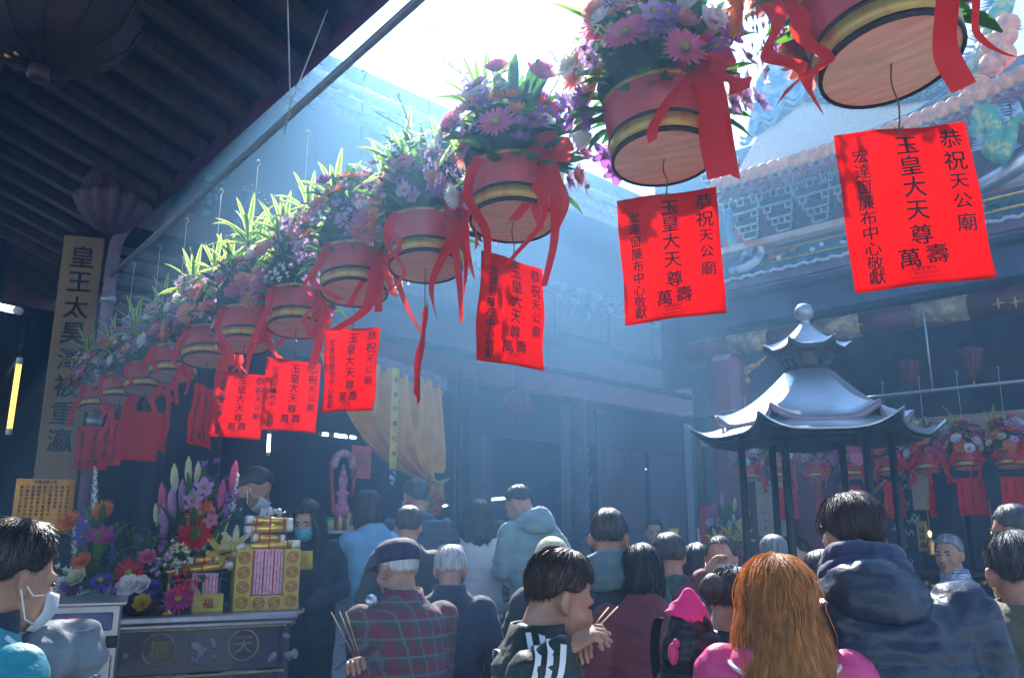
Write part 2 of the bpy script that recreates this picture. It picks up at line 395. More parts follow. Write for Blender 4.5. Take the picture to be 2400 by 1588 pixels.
# inner walls: dark panelled doors set back, with openings
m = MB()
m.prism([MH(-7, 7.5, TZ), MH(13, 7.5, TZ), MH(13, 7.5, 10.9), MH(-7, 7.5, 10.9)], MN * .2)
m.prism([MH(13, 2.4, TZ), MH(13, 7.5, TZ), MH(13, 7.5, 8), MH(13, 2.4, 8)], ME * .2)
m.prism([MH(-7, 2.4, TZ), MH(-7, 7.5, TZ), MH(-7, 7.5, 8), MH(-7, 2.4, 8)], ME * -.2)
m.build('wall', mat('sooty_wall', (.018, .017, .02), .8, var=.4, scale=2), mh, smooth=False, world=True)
t0, t1 = mh_at(1090, 3.0), 13
m = MB(); m.prism([MH(t0, 3.0, 3.55), MH(t1, 3.0, 3.55), MH(t1, 3.0, 5.6), MH(t0, 3.0, 5.6)], MN * .12)
m.build('upper_panel', wood_dark, mh, smooth=False, world=True)
for px0, px1 in ((1095, 1140), (1395, 1500), (1510, 1600), (1625, 1660)):
    a, b = mh_at(px0, 3.0), mh_at(px1, 3.0); m = MB()
    m.prism([MH(a, 3.02, TZ), MH(b, 3.02, TZ), MH(b, 3.02, 3.54), MH(a, 3.02, 3.54)], MN * .08)
    for k in range(1, 7):
        z = TZ + k * .46
        m.prism([MH(a + .02, 2.985, z), MH(b - .02, 2.985, z), MH(b - .02, 2.985, z + .06), MH(a + .02, 2.985, z + .06)], MN * .03)
    m.build('door_leaf', mat('door_wood', (.06, .03, .045), .5, var=.4, scale=3, sx=(2, 2, .4)), mh, smooth=False, world=True)
# vertical couplet posts beside the curtain
for px in (1048, 1062):
    t = mh_at(px, FN - .25); m = MB(); c = MH(t, FN - .25, 0)
    m.box((c.x, c.y, 2.4), (.07, .07, 4.1), rz3(.77), .01); m.build('door_post', wood_brown, mh, smooth=False, world=True)

# ---------------------------------------------------------------- right hall (runs right-near to left-far)
GU = Vector((-.733, .68, 0)); GA = Vector((.68, .733, 0)); G0 = Vector((4.95, 8.2, 0)); GYAW = math.atan2(GU.y, GU.x)
def GH(t, n, z): return G0 + GU * t + GA * n + Vector((0, 0, z))
def gp(px, py, n): return on_plane(px, py, GH(0, n, 0), GA)
def gt(p): return (Vector((p.x, p.y, 0)) - G0).dot(GU)
gh = thing('side_temple_hall', 'ornate side hall on the right with painted friezes, green brackets and upswept tiled eave', 'temple', GH(1, 1, 0))
TL, TR = gt(gp(1655, 640, 1.0)), -6.0
def gband(name, n, z0, z1, th, mm, ta=TL, tb=TR, parent=gh):
    m = MB(); m.prism([GH(ta, n, z0), GH(tb, n, z0), GH(tb, n, z1), GH(ta, n, z1)], GA * th)
    return m.build(name, mm, parent, smooth=False, world=True)
zf = lambda y, n: gp(1800, y, n).z
# soffit board / red ground behind the brackets
gband('soffit_wall', 1.3, zf(545, 1.3), zf(380, 1.3), .12, mat('maroon_board', (.3, .03, .05), .6, var=.25, scale=5))
# thin orange and cream band under the brackets
b_ = gband('cream_band', .72, zf(556, .72), zf(541, .72), .5, mat('cream_orange_band', (.7, .62, .5), .6, col2=(.7, .25, .08), scale=2.2, lo=.5, hi=.62))
gband('grey_cornice', .9, zf(577, .9), zf(557, .9), .4, beam_grey)
fz = mat('painted_frieze', (.02, .13, .12), .5, col2=(.1, .16, .3), scale=6, lo=.4, hi=.6)
fr = gband('painted_frieze', .92, zf(606, .92), zf(578, .92), .3, fz)
for y in (579, 604):
    m = MB(); z = zf(y, .9); m.tube([GH(TL - .75, .9, z), GH(TR, .9, z)], .016, 8); m.build('gold_rope', yellow_paint, fr, world=True)
r_ = random.Random(5); flo = MB(); flo2 = MB(); lea = MB()
for k in range(60):
    t = lerp(TL - .8, -4.5, r_.random()); z = lerp(zf(600, .9), zf(584, .9), r_.random())
    (flo if r_.random() < .4 else lea if r_.random() < .6 else flo2).ell(GH(t, .912, z), (r_.uniform(.03, .07), .015, r_.uniform(.015, .035)), rz3(GYAW), 8, 6)
flo.build('painted_blossom', mat('red_orange_paint', (.55, .16, .06), .5), fr, world=True)
flo2.build('painted_cloud', white_paint, fr, world=True); lea.build('painted_leaf', green_paint, fr, world=True)
m = MB(); zb = zf(622, .85)
for k in range(160):
    t = lerp(TL - .1, TR, k / 159); m.ell(GH(t, .86, zb + .012 * math.sin(k * 1.9)), (.05, .03, .022), rz3(GYAW), 8, 5)
m.build('wavy_white_trim', mat('white_blue_trim', (.7, .72, .75), .5, col2=(.25, .4, .6), scale=12, lo=.55, hi=.7), gh, world=True)
gband('teal_band', .93, zf(617, .93), zf(607, .93), .2, blue_paint)
for y0, y1, n, mm in ((646, 628, .95, mat('mauve_beam', (.2, .12, .2), .6, var=.2, scale=3)), (668, 647, 1.02, beam_grey), (735, 669, 1.2, mat('navy_board', (.05, .07, .13), .6, var=.25, scale=3))):
    gband('architrave', n, zf(y0, n), zf(y1, n), .3, mm)
# bracket clusters (green with pale outlines)
gp1 = [gt(gp(px, 470, 1.0)) for px in (1730, 1808, 1893, 1978, 2070, 2165, 2270, 2385)]
for t in gp1:
    m = MB(); o = MB(); zt, z0 = zf(385, 1.0) + .05, zf(540, 1.0); H_ = zt - z0
    for j in range(6):
        f = j / 5; wd = .2 + .66 * f; z = z0 + H_ * (.08 + .8 * f); n = 1.12 - .5 * f
        m.box(GH(t, n, z), (wd, .2, H_ * .1), rz3(GYAW), .015)
        for sx in (-1, 0, 1):
            if sx == 0 and j % 2: continue
            c = GH(t + sx * wd * .46, n - .06, z + H_ * .085); m.box(c, (.09, .16, H_ * .09), rz3(GYAW), .01)
            for q in (-1, 1):
                o.box(c + GA * -.085 + GU * q * .045, (.02, .02, H_ * .09), rz3(GYAW))
            o.box(c + GA * -.085 + Vector((0, 0, H_ * .045)), (.11, .02, .02), rz3(GYAW))
            o.box(c + GA * -.085 + Vector((0, 0, -H_ * .045)), (.11, .02, .02), rz3(GYAW))
        o.box(GH(t, n - .105, z - H_ * .05), (wd * .96, .02, .026), rz3(GYAW))
        for q in (-1, 1): o.tube([GH(t + q * wd * .48, n - .1, z - H_ * .05), GH(t + q * wd * .52, n - .1, z), GH(t + q * wd * .5, n - .1, z + H_ * .06)], .013, 5)
    bo = m.build('bracket_cluster', green_paint, gh, smooth=False, world=True)
    o.build('pale_outline', mat('pale_outline', (.66, .76, .7), .5), bo, smooth=False, world=True)
# eave: a curve that sweeps up to the right
EN = -.25
def eave(t):                      # t along the hall, the lip of the eave
    z0 = gp(1700, 418, EN).z
    s_ = max(0, gt(gp(1960, 300, EN)) - t)
    return GH(t, EN - .02 * s_ * s_, z0 + .045 * s_ ** 2.0)
te0, te1 = gt(gp(1662, 430, EN)), gt(gp(2345, 100, EN)) - .3
m = MB(); m.slab(lambda u, v: eave(lerp(te0, te1, u)) + GA * v * .75 + Vector((0, 0, -.1 + v * .34)), 40, 4, .05)
m.build('eave_soffit', mat('maroon_soffit', (.34, .04, .06), .6, var=.2, scale=6), gh, world=True)
m = MB(); studs = MB()
for k in range(40):
    t = lerp(te0 + .05, te1, k / 39); p = eave(t) + GA * .25 + Vector((0, 0, -.14)); studs.ell(p, (.03, .03, .03), None, 8, 6)
    p = eave(t) + GA * .6 + Vector((0, 0, .1)); studs.ell(p, (.03, .03, .03), None, 8, 6)
studs.build('rafter_stud', mat('salmon_paint', (.5, .22, .16), .5), gh, world=True)
NT = 30; drip = MB()
for k in range(NT):
    t = lerp(te0, te1, k / (NT - 1)); p = eave(t); q = eave(t - .01); up = Vector((0, 0, 1))
    M3 = Matrix((GU, up.cross(GU), up)).transposed()
    m.tube([p + GA * -.05, p + GA * .0, p + GA * 1.3 + Vector((0, 0, .35))], [.06, .06, .06], 12)
    m.ell(p + GA * -.05, (.095, .03, .095), M3, 14, 8)
    if k < NT - 1:
        c = eave(lerp(te0, te1, (k + .5) / (NT - 1)))
        drip.prism([c + GU * a + Vector((0, 0, b)) for a, b in ((.08, .03), (-.08, .03), (-.07, -.05), (0, -.12), (.07, -.05))], GA * .03)
m.build('tile_ends', tile_orange, gh, world=True)
drip.build('drip_tiles', mat('pale_green_glaze', (.42, .5, .42), .35, col2=(.5, .3, .18), scale=9, lo=.5, hi=.6), gh, smooth=False, world=True)
# pale mosaic gable above the eave, with a fret border
PN = .35
gpts = [(1700, 408), (1745, 330), (1790, 250), (1850, 196), (1930, 205), (2040, 212), (2150, 190), (2260, 110), (2330, 30), (2345, 70), (2290, 140), (2230, 180), (2120, 255), (2000, 305), (1850, 362)]
m = MB(); m.prism([gp(x, y, PN) for x, y in gpts], GA * .2); m.build('mosaic_gable', plaster, gh, smooth=False, world=True)
def strip(pts, wdt, n, th=.03):
    mm = MB(); P = [gp(x, y, n) for x, y in pts]
    for a, b in zip(P, P[1:]):
        d = (b - a).normalized(); o = d.cross(GA).normalized() * wdt; e = d * wdt * .3
        mm.prism([a - o - e, b - o + e, b + o + e, a + o - e], GA * th)
    return mm
m = strip([(1700, 412), (1850, 365), (2000, 308), (2120, 258), (2230, 184), (2300, 120)], .016, PN - .05); m.build('blue_border', blue_paint, gh, smooth=False, world=True)
m = strip([(1860, 206), (1930, 213), (2040, 219), (2150, 200), (2240, 140)], .02, PN - .05); m.build('fret_border', mat('dark_teal_paint', (.03, .1, .12), .5), gh, smooth=False, world=True)
m = strip([(1862, 231), (1930, 238), (2040, 243), (2150, 226), (2230, 172)], .012, PN - .05)
fb = MB()
for k in range(26):                # Greek-key teeth between the two border lines
    u = k / 25; x = lerp(1868, 2210, u); yt = lerp(213, 221, min(1, u * 2)) if u < .5 else lerp(221, 158, (u - .5) * 2) ** 1
    yt = 207 + 12 * math.sin(min(1, u / .55) * math.pi / 2) - max(0, u - .5) ** 2 * 190
    for pts in (((x, yt), (x, yt + 18)), ((x, yt + 18), (x + 9, yt + 18)), ((x + 9, yt + 8), (x + 9, yt + 18)), ((x + 4, yt + 9), (x + 9, yt + 9))):
        q = strip(pts, .006, PN - .055, .03); fb._add(q.v, q.f)
fb._add(m.v, m.f); fb.build('fret_border', mat('dark_teal_paint', (.03, .1, .12)), gh, smooth=False, world=True)
m = MB(); P = []
for k in range(30):
    u = k / 29; P.append(gp(1715 + 200 * u, 330 - 160 * u + 14 * math.sin(u * 22), PN - .06))
m.tube(P, .03, 8); P2 = [p + Vector((0, 0, .08)) for p in P]; m.tube(P2, .022, 8)
m.build('cloud_border', mat('pale_blue_paint', (.2, .42, .5), .5, var=.2), gh, world=True)
m = MB(); q = [(1725, 330), (1800, 280), (1850, 240), (1905, 175), (1890, 90), (1800, 100), (1750, 190)]
m.prism([gp(x, y, PN - .03) for x, y in q], GA * .05); m.build('painted_panel', mat('blue_scroll_paint', (.06, .18, .34), .5, col2=(.4, .48, .5), scale=5, lo=.45, hi=.6), gh, smooth=False, world=True)
# ridge ornaments, upper right
def dragon(name, path, r0, parent, spikes=True, mm=None):
    m = MB(); sp = MB(); n = len(path); P = []
    for i in range(n - 1):
        for k in range(5):
            P.append(lerp(path[i], path[i + 1], k / 5))
    P.append(path[-1]); n = len(P)
    m.tube(P, [r0 * (.45 + .55 * math.sin(math.pi * min(1, .15 + i / n))) for i in range(n)], 10)
    for i in range(1, n - 1):
        d = (P[i + 1] - P[i - 1]).normalized(); o = d.cross(GA).normalized()
        if o.z < 0: o = -o
        sp.cone(P[i], P[i] + o * r0 * 1.9 + d * r0 * .6, r0 * .3, r0 * .05, 6, 2)
    m.ell(P[0], (r0 * 1.2, r0, r0 * .9)); sp.cone(P[0], P[0] + (P[0] - P[2]).normalized() * r0 * 2.2, r0 * .7, r0 * .3, 8, 3)
    for q in (-1, 1): sp.cone(P[0], P[0] + Vector((0, 0, r0 * 2.4)) + GU * q * r0, r0 * .25, r0 * .04, 6, 2)
    ob = m.build(name, mm or mat('green_glaze', (.06, .3, .16), .35, col2=(.5, .45, .1), scale=11, lo=.48, hi=.6), parent, world=True)
    sp.build('spines', mat('blue_white_glaze', (.15, .28, .5), .35, col2=(.6, .62, .6), scale=10, lo=.45, hi=.6), ob, world=True)
dragon('dragon_ornament', [gp(x, y, -.2) for x, y in ((2268, 300), (2262, 265), (2278, 235), (2290, 270), (2305, 310), (2295, 345), (2318, 365), (2335, 330), (2345, 285), (2370, 270), (2390, 300))], .1, gh)
dragon('dragon_ornament', [gp(x, y, -.1) for x, y in ((2335, -20), (2320, 20), (2300, 50), (2310, 85), (2280, 110), (2262, 150), (2240, 172))], .12, gh)
m = MB(); ps = [(2236, 190), (2262, 140), (2290, 90), (2315, 30), (2330, -30)]
m.tube([gp(x, y, -.05) for x, y in ps], [.08, .1, .11, .1, .06], 10); m.build('ridge', mat('cream_green_glaze', (.45, .5, .38), .4, var=.3, scale=10), gh, world=True)
m = MB()
for x, y in ((2325, 85), (2322, 130), (2300, 105), (2296, 150), (2262, 200), (2330, 60)): m.lathe([(.02, -.12), (.11, -.08), (.13, 0), (.11, .06), (.03, .08)], 12, gp(x, y, -.25), rot3(R(80), 0, GYAW))
m.build('tile_ends', tile_orange, gh, world=True)
# lower steel gutter roof that dips in from the right behind the big tag, with dark tiled roof below it
m = MB(); m.tube([gp(2420, 330, .3), gp(2330, 395, .3), gp(2200, 470, .3)], [.13, .12, .1], 14); m.build('steel_ridge', steel, gh, world=True)
m = MB(); q = [(2230, 300), (2250, 215), (2420, 150), (2420, 330), (2330, 390), (2240, 440)]
m.prism([gp(x, y, .6) for x, y in q], GA * .25); m.build('rear_gable', mat('dark_maroon_board', (.1, .03, .05), .6, var=.3, scale=5), gh, smooth=False, world=True)
# curled end of the lower ridge (left end of the frieze)
m = MB(); P = [gp(x, y, .8) for x, y in ((1690, 628), (1725, 620), (1750, 605), (1763, 580), (1755, 562), (1738, 570), (1722, 590), (1712, 606))]
m.tube(P, [.05, .06, .06, .05, .05, .05, .04, .02], 10); m.build('curled_ridge_end', mat('white_blue_glaze', (.6, .66, .68), .35, col2=(.12, .25, .45), scale=7, lo=.5, hi=.62), gh, world=True)
m = MB(); P = [gp(x, y, .85) for x, y in ((1680, 470), (1690, 500), (1685, 540), (1705, 575), (1740, 590))]
m.tube(P, [.05, .09, .07, .06, .04], 10); m.build('blue_scroll', mat('blue_scroll_glaze', (.06, .25, .5), .35, col2=(.1, .4, .3), scale=7), gh, world=True)
# great round beam with painted sections
rb = [gp(1690, 805, 1.3), gp(2385, 672, 1.3)]; rb[1].z = rb[0].z = (rb[0].z + gp(2000, 745, 1.3).z) / 2
d_ = (rb[1] - rb[0]) / 6
for k in range(-1, 8):
    m = MB(); m.tube([rb[0] + d_ * k, rb[0] + d_ * (k + .985)], .16 if k % 2 else .155, 18)
    m.build('round_beam', (wood_red if k % 2 else mat('gilt_scroll_beam', (.22, .17, .13), .5, col2=(.5, .36, .16), scale=9, lo=.45, hi=.62)), gh, world=True)
# deep wall and columns under the beam
ZW = rb[0].z
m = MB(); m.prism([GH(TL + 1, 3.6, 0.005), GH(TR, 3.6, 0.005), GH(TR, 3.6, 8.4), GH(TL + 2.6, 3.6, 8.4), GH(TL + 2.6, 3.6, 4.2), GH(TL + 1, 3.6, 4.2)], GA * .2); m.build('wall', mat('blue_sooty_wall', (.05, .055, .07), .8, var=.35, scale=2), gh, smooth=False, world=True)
m = MB(); m.prism([GH(TL, .95, zf(668, 1.0)), GH(TR, .95, zf(668, 1.0)), GH(TR, 3.6, zf(668, 1.0)), GH(TL, 3.6, zf(668, 1.0))], (0, 0, .06)); m.build('ceiling', wood_dark, gh, smooth=False, world=True)
def gpanel(name, x0, x1, y0, y1, n, mm, th=.08, bev=0):
    t0, t1 = gt(gp(x0, 1200, n)), gt(gp(x1, 1200, n)); z0, z1 = gp((x0 + x1) / 2, y1, n).z, gp((x0 + x1) / 2, y0, n).z
    m = MB(); m.box(GH((t0 + t1) / 2, n, max(.01, (z0 + z1) / 2)), (abs(t1 - t0), th, z1 - z0), rz3(GYAW), bev or .008)
    return m.build(name, mm, gh, smooth=False, world=True)
gpanel('ledge_beam', 1985, 2700, 952, 992, .7, mat('tan_beam', (.3, .2, .15), .6, var=.25, scale=5, sx=(.5, .5, 4)), .25)
gpanel('ledge_beam', 1640, 1975, 1000, 1022, .75, mat('tan_beam', (.3, .2, .15)), .22)
gpanel('ledge_beam', 1700, 2700, 1010, 1030, .9, beam_grey, .2)
gpanel('maroon_column', 1672, 1745, 820, 1420, 1.2, mat('maroon_lacquer', (.16, .025, .05), .45, var=.3, scale=3, sx=(2, 2, .3)), .5, .1)
gpanel('maroon_panel', 1818, 1912, 1035, 1400, 1.3, mat('maroon_lacquer', (.16, .025, .05)), .1)
gpanel('maroon_panel', 1915, 2040, 1035, 1400, 1.32, mat('plum_lacquer', (.1, .025, .05), .45, var=.3, scale=3, sx=(2, 2, .3)), .1)
dp = mat('dark_dragon_panel', (.012, .03, .05), .45, var=.3, scale=6)
for x0, x1 in ((2052, 2128),):
    pn = gpanel('painted_panel', x0, x1, 1035, 1400, 1.28, dp, .1); cl = MB(); r2 = random.Random(3)
    for k in range(26):
        x, y = r2.uniform(x0 + 8, x1 - 8), r2.uniform(1090, 1330); P = [gp(x + 20 * (u - .5), y + 7 * math.sin(u * 9 + k), 1.215) for u in [j / 8 for j in range(9)]]
        cl.tube(P, .009, 5)
    cl.build('cloud_scroll', mat('cloud_blue_paint', (.3, .38, .42), .5), pn, world=True)
pn = gpanel('painted_panel', 1988, 2046, 1060, 1260, 1.25, dp, .1); m = MB(); m.tube([gp(1975, 1180, 1.19), gp(2010, 1150, 1.19), gp(2050, 1110, 1.19)], .02, 6); m.build('gold_branch', gold, pn, world=True)
pb = gpanel('beige_panel', 2118, 2165, 1085, 1180, 1.2, mat('beige_board', (.42, .35, .24), .7, var=.12), .06)
for x0, x1 in ((2140, 2235), (2245, 2335), (2345, 2470)):
    gpanel('door_leaf', x0, x1, 1035, 1420, 1.5, mat('dark_blue_door', (.03, .045, .07), .5, var=.35, scale=4), .08)
# brown carved posts between main hall and side hall
for x0, x1, mm in ((1622, 1640, wood_brown), (1645, 1668, mat('dull_teal_post', (.04, .07, .09), .5, var=.3))):
    gpanel('corner_post', x0, x1, 880, 1400, 1.5, mm, .15)
# gilt carved corner scroll
m = MB(); P = [gp(x, y, 1.25) for x, y in ((1712, 880), (1720, 862), (1738, 850), (1755, 842), (1772, 825))]; m.tube(P, [.05, .07, .05, .035, .01], 8)
m.ell(gp(1722, 880, 1.25), (.09, .06, .06)); m.build('gilt_scroll', mat('dull_gilt', (.5, .3, .12), .45, var=.4, scale=20), gh, world=True)
for px, py in ((2310, 702), (1985, 752), (2350, 698)):
    m = MB(); c = gp(px, py, 1.12)
    for q in range(4):
        a = q * math.pi / 2; m.cone(c, c + GU * .07 * math.cos(a) + Vector((0, 0, .07 * math.sin(a))), .016, .004, 6, 2)
    m.build('gold_star', gold, gh, world=True)
# ================================================================ HANGING FLOWER BASKETS, TAGS, RAIL
lacq = mat('red_lacquer', (.42, .03, .035), .38, var=.25, scale=7, bump=.08, coat=.2)
hoop = mat('black_hoop', (.02, .018, .02), .45)
goldband = mat('gold_band', (.5, .34, .1), .45, metal=.45, var=.45, scale=28, col2=(.55, .2, .06), lo=.5, hi=.66)
wood_base = mat('plywood_base', (.74, .42, .28), .7, var=.14, scale=7, sx=(1, 6, 1))
ribbon_m = mat('red_satin_ribbon', (.66, .02, .035), .35, trans=.65, tcol=(1.0, .06, .04), var=.12, scale=14)
paper_m = mat('red_paper', (.62, .025, .02), .6, trans=.6, tcol=(1.0, .04, .015), var=.16, scale=7, bump=.25, bscale=30)  # tone variation paints uneven shadow into the red; bump gives the creases
leaf_d = mat('dark_leaf', (.035, .075, .04), .5, trans=.3, tcol=(.1, .3, .05), var=.5, scale=9)
leaf_m = mat('mid_leaf', (.07, .16, .05), .45, trans=.4, tcol=(.22, .55, .06), var=.4, scale=9)
leaf_y = mat('yellow_green_leaf', (.5, .55, .14), .45, trans=.55, tcol=(.9, 1.0, .25), var=.2, scale=9)
twig_m = mat('willow_bark', (.16, .11, .08), .7)
bud_m = mat('willow_catkin', (.6, .58, .5), .8, trans=.3)
FC = {n: mat('petal_' + n, c, .6, trans=.45, tcol=tuple(min(1, x * 1.5) for x in c), var=.22, scale=40) for n, c in dict(
    pink=(.62, .16, .3), orange=(.72, .2, .04), red=(.6, .03, .04), purple=(.3, .1, .36), white=(.72, .68, .66), magenta=(.5, .05, .25), salmon=(.72, .3, .24), yellow=(.7, .48, .06), mauve=(.5, .3, .5), violet=(.16, .12, .42), cream=(.62, .6, .4)).items()}
seed_m = mat('flower_eye', (.16, .09, .03), .8, col2=(.4, .3, .05), scale=60)
wire_m = mat('green_white_wire', (.5, .6, .55), .4, metal=.3)

def petal(mb, M, L, W, cup=.25, tip=.3, curl=0.0, n=5):       # one petal along +x of matrix M, opening towards +z
    rows = []
    for i in range(n + 1):
        u = i / n; wd = W * math.sin(math.pi * min(.97, .12 + .8 * u)) ** .7; x = L * u
        z = L * cup * u * u - curl * L * max(0, u - .6) ** 2 * 4
        rows.append([M @ Vector((x, -wd / 2, z + wd * .15)), M @ Vector((x, 0, z)), M @ Vector((x, wd / 2, z + wd * .15))])
    mb.rings(rows, cap=False, close=False)
def flower_mesh(kind, col, r_):
    m = MB(); I = Matrix.Identity(4)
    if kind == 'gerbera':
        for lay, (n, L, cup) in enumerate(((21, .05, .12), (19, .042, .3), (13, .026, .7))):
            for k in range(n): petal(m, Matrix.Rotation(2 * math.pi * (k + lay * .5) / n + r_.uniform(-.06, .06), 4, 'Z') @ Matrix.Translation((.006, 0, 0)), L * r_.uniform(.86, 1.08), .0105, cup + r_.uniform(-.1, .1), n=4)
        m.m = 1; m.ell((0, 0, .008), (.014, .014, .008), None, 10, 6)
    elif kind == 'rose':
        for lay, (n, L, el, W) in enumerate(((7, .042, 15, .04), (6, .038, 42, .036), (5, .032, 64, .03), (3, .026, 80, .024))):
            for k in range(n): petal(m, Matrix.Rotation(2 * math.pi * (k + lay * .45) / n, 4, 'Z') @ Matrix.Rotation(-R(el + r_.uniform(-8, 8)), 4, 'Y') @ Matrix.Translation((.004, 0, 0)), L, W, .35, curl=.12 if lay < 2 else 0, n=5)
    elif kind == 'orchid':
        for q in range(3):
            o = Matrix.Translation((r_.uniform(-.03, .03), r_.uniform(-.03, .03), q * .022)) @ Matrix.Rotation(r_.uniform(-.6, .6), 4, 'X')
            for k in range(5): petal(m, o @ Matrix.Rotation(2 * math.pi * k / 5, 4, 'Z'), .03 if k else .034, .024 if k % 2 else .018, .2, n=4)
            m.m = 1; m.ell(o @ Vector((0, 0, .006)), (.007, .007, .008), None, 8, 5); m.m = 0
    elif kind == 'mum':
        for lay, (n, L, el) in enumerate(((18, .036, 8), (16, .032, 30), (12, .027, 52), (8, .02, 72))):
            for k in range(n): petal(m, Matrix.Rotation(2 * math.pi * (k + lay * .5) / n, 4, 'Z') @ Matrix.Rotation(-R(el), 4, 'Y'), L, .009, .3, n=3)
    elif kind == 'spray':
        for k in range(26):
            p = Vector((r_.gauss(0, .03), r_.gauss(0, .03), r_.gauss(0, .02)))
            for q in range(4): petal(m, Matrix.Translation(p) @ Matrix.Rotation(q * 1.57, 4, 'Z') @ Matrix.Rotation(r_.uniform(-.5, .5), 4, 'X'), .011, .009, .4, n=2)
    elif kind == 'lily':
        for k in range(6): petal(m, Matrix.Rotation(2 * math.pi * k / 6, 4, 'Z') @ Matrix.Rotation(-R(50), 4, 'Y'), .085, .026, -.25 if k % 2 else -.15, n=6)
        for k in range(5):
            a = k * 1.26; m.tube([(0, 0, 0), (.012 * math.cos(a), .012 * math.sin(a), .07)], .0012, 4)
    elif kind == 'bud':
        m.lathe([(.002, -.01), (.009, .005), (.012, .03), (.009, .06), (.001, .08)], 8)
    elif kind == 'spike':
        for k in range(34):
            z = k / 33 * .12; a = k * 2.4; petal(m, Matrix.Translation((0, 0, z)) @ Matrix.Rotation(a, 4, 'Z') @ Matrix.Rotation(-.5, 4, 'Y'), .016 * (1.1 - z * 5), .009, .3, n=2)
    return m.mesh('flower', [FC[col], seed_m])
_FM = {}
def flower(parent, kind, col, loc, nrm, size, r_, name='flower'):
    k = (kind, col, r_.randint(0, 2))
    if k not in _FM: _FM[k] = flower_mesh(kind, col, random.Random(hash(kind + col) % 999 if False else len(kind) * 7 + len(col) + k[2]))
    o = bpy.data.objects.new(name, _FM[k]); S.collection.objects.link(o); o.parent = parent
    q = Vector(nrm).to_track_quat('Z', 'Y'); o.rotation_mode = 'QUATERNION'
    o.rotation_quaternion = q @ Euler((0, 0, r_.uniform(0, 6.28))).to_quaternion()
    o.location = loc; o.scale = (size, size, size); return o
def blade(mb, base, d, L, W, droop, r_, n=8, edge=False, fold=.25):   # a long arching leaf
    d = Vector(d).normalized(); side = d.cross(Vector((0, 0, 1))); side = side.normalized() if side.length > .01 else Vector((1, 0, 0))
    P = []; p = Vector(base); dd = d.copy()
    for i in range(n + 1):
        P.append(p.copy()); dd = (dd + Vector((0, 0, -droop / n))).normalized(); p = p + dd * (L / n)
    wd = [W * math.sin(math.pi * min(.985, .1 + .87 * (i / n))) ** .75 for i in range(n + 1)]
    up = [Vector((0, 0, 1))] * (n + 1)
    if not edge:
        mb.rings([[P[i] - side * wd[i] / 2 + Vector((0, 0, fold * wd[i] * .5)), P[i], P[i] + side * wd[i] / 2 + Vector((0, 0, fold * wd[i] * .5))] for i in range(n + 1)], False, False)
    else:
        q = [[P[i] + side * wd[i] * s_ + Vector((0, 0, fold * wd[i] * abs(s_))) for s_ in (-.5, -.26, 0, .26, .5)] for i in range(n + 1)]
        for a, mm in ((0, 1), (1, 0), (2, 0), (3, 1)):
            mb.m = mm; mb.rings([[q[i][a], q[i][a + 1]] for i in range(n + 1)], False, False)
        mb.m = 0
def strip_ribbon(mb, P, W, side, twist=0.0):       # P: centre line, side: width direction
    side = Vector(side).normalized(); n = len(P); rows = []
    for i, p in enumerate(P):
        t = Vector(P[min(i + 1, n - 1)]) - Vector(P[max(i - 1, 0)]); a = Matrix.Rotation(twist * i / (n - 1), 3, t.normalized() if t.length > 1e-6 else Vector((0, 0, 1)))
        s_ = a @ side; wv = W if not isinstance(W, (list, tuple)) else lerp(W[0], W[1], i / (n - 1))
        rows.append([Vector(p) - s_ * wv / 2, Vector(p) + s_ * wv / 2])
    mb.rings(rows, False, False)
def bez(pts, n=14):                                 # smooth curve through control points (Catmull-Rom)
    P = [Vector(p) for p in pts]; P = [P[0] * 2 - P[1]] + P + [P[-1] * 2 - P[-2]]; out = []
    m = len(P) - 3
    for i in range(m):
        for k in range(n):
            t = k / n; a, b, c, d = P[i:i + 4]
            out.append(.5 * ((2 * b) + (c - a) * t + (2 * a - 5 * b + 4 * c - d) * t * t + (3 * b - a - 3 * c + d) * t ** 3))
    out.append(P[-2]); return out
def bow(mb, c, right, out, s, r_, tails):           # bow with loops and tails; right/out unit vectors
    c = Vector(c)
    mb.ell(c, (.022 * s, .018 * s, .02 * s), None, 8, 6)
    for k in range(5):
        a = -1.0 + k * .62 + r_.uniform(-.15, .15); d = right * math.cos(a) + Vector((0, 0, 1)) * math.sin(a); q = (-1 if k % 2 else 1)
        d = right * q * math.cos(a) + Vector((0, 0, math.sin(a) * .8 + .15)); L = r_.uniform(.075, .11) * s
        P = bez([c, c + d * L * .6 + out * .03 * s, c + d * L + out * .005, c + d * L * .62 - out * .012, c], 5)
        strip_ribbon(mb, P, .045 * s, out.cross(d).normalized() * 1.0 + d.cross(out) * 0)
    for tl in tails:
        strip_ribbon(mb, bez(tl['P'], 8), tl.get('W', .05), tl.get('side', right), tl.get('tw', 0))

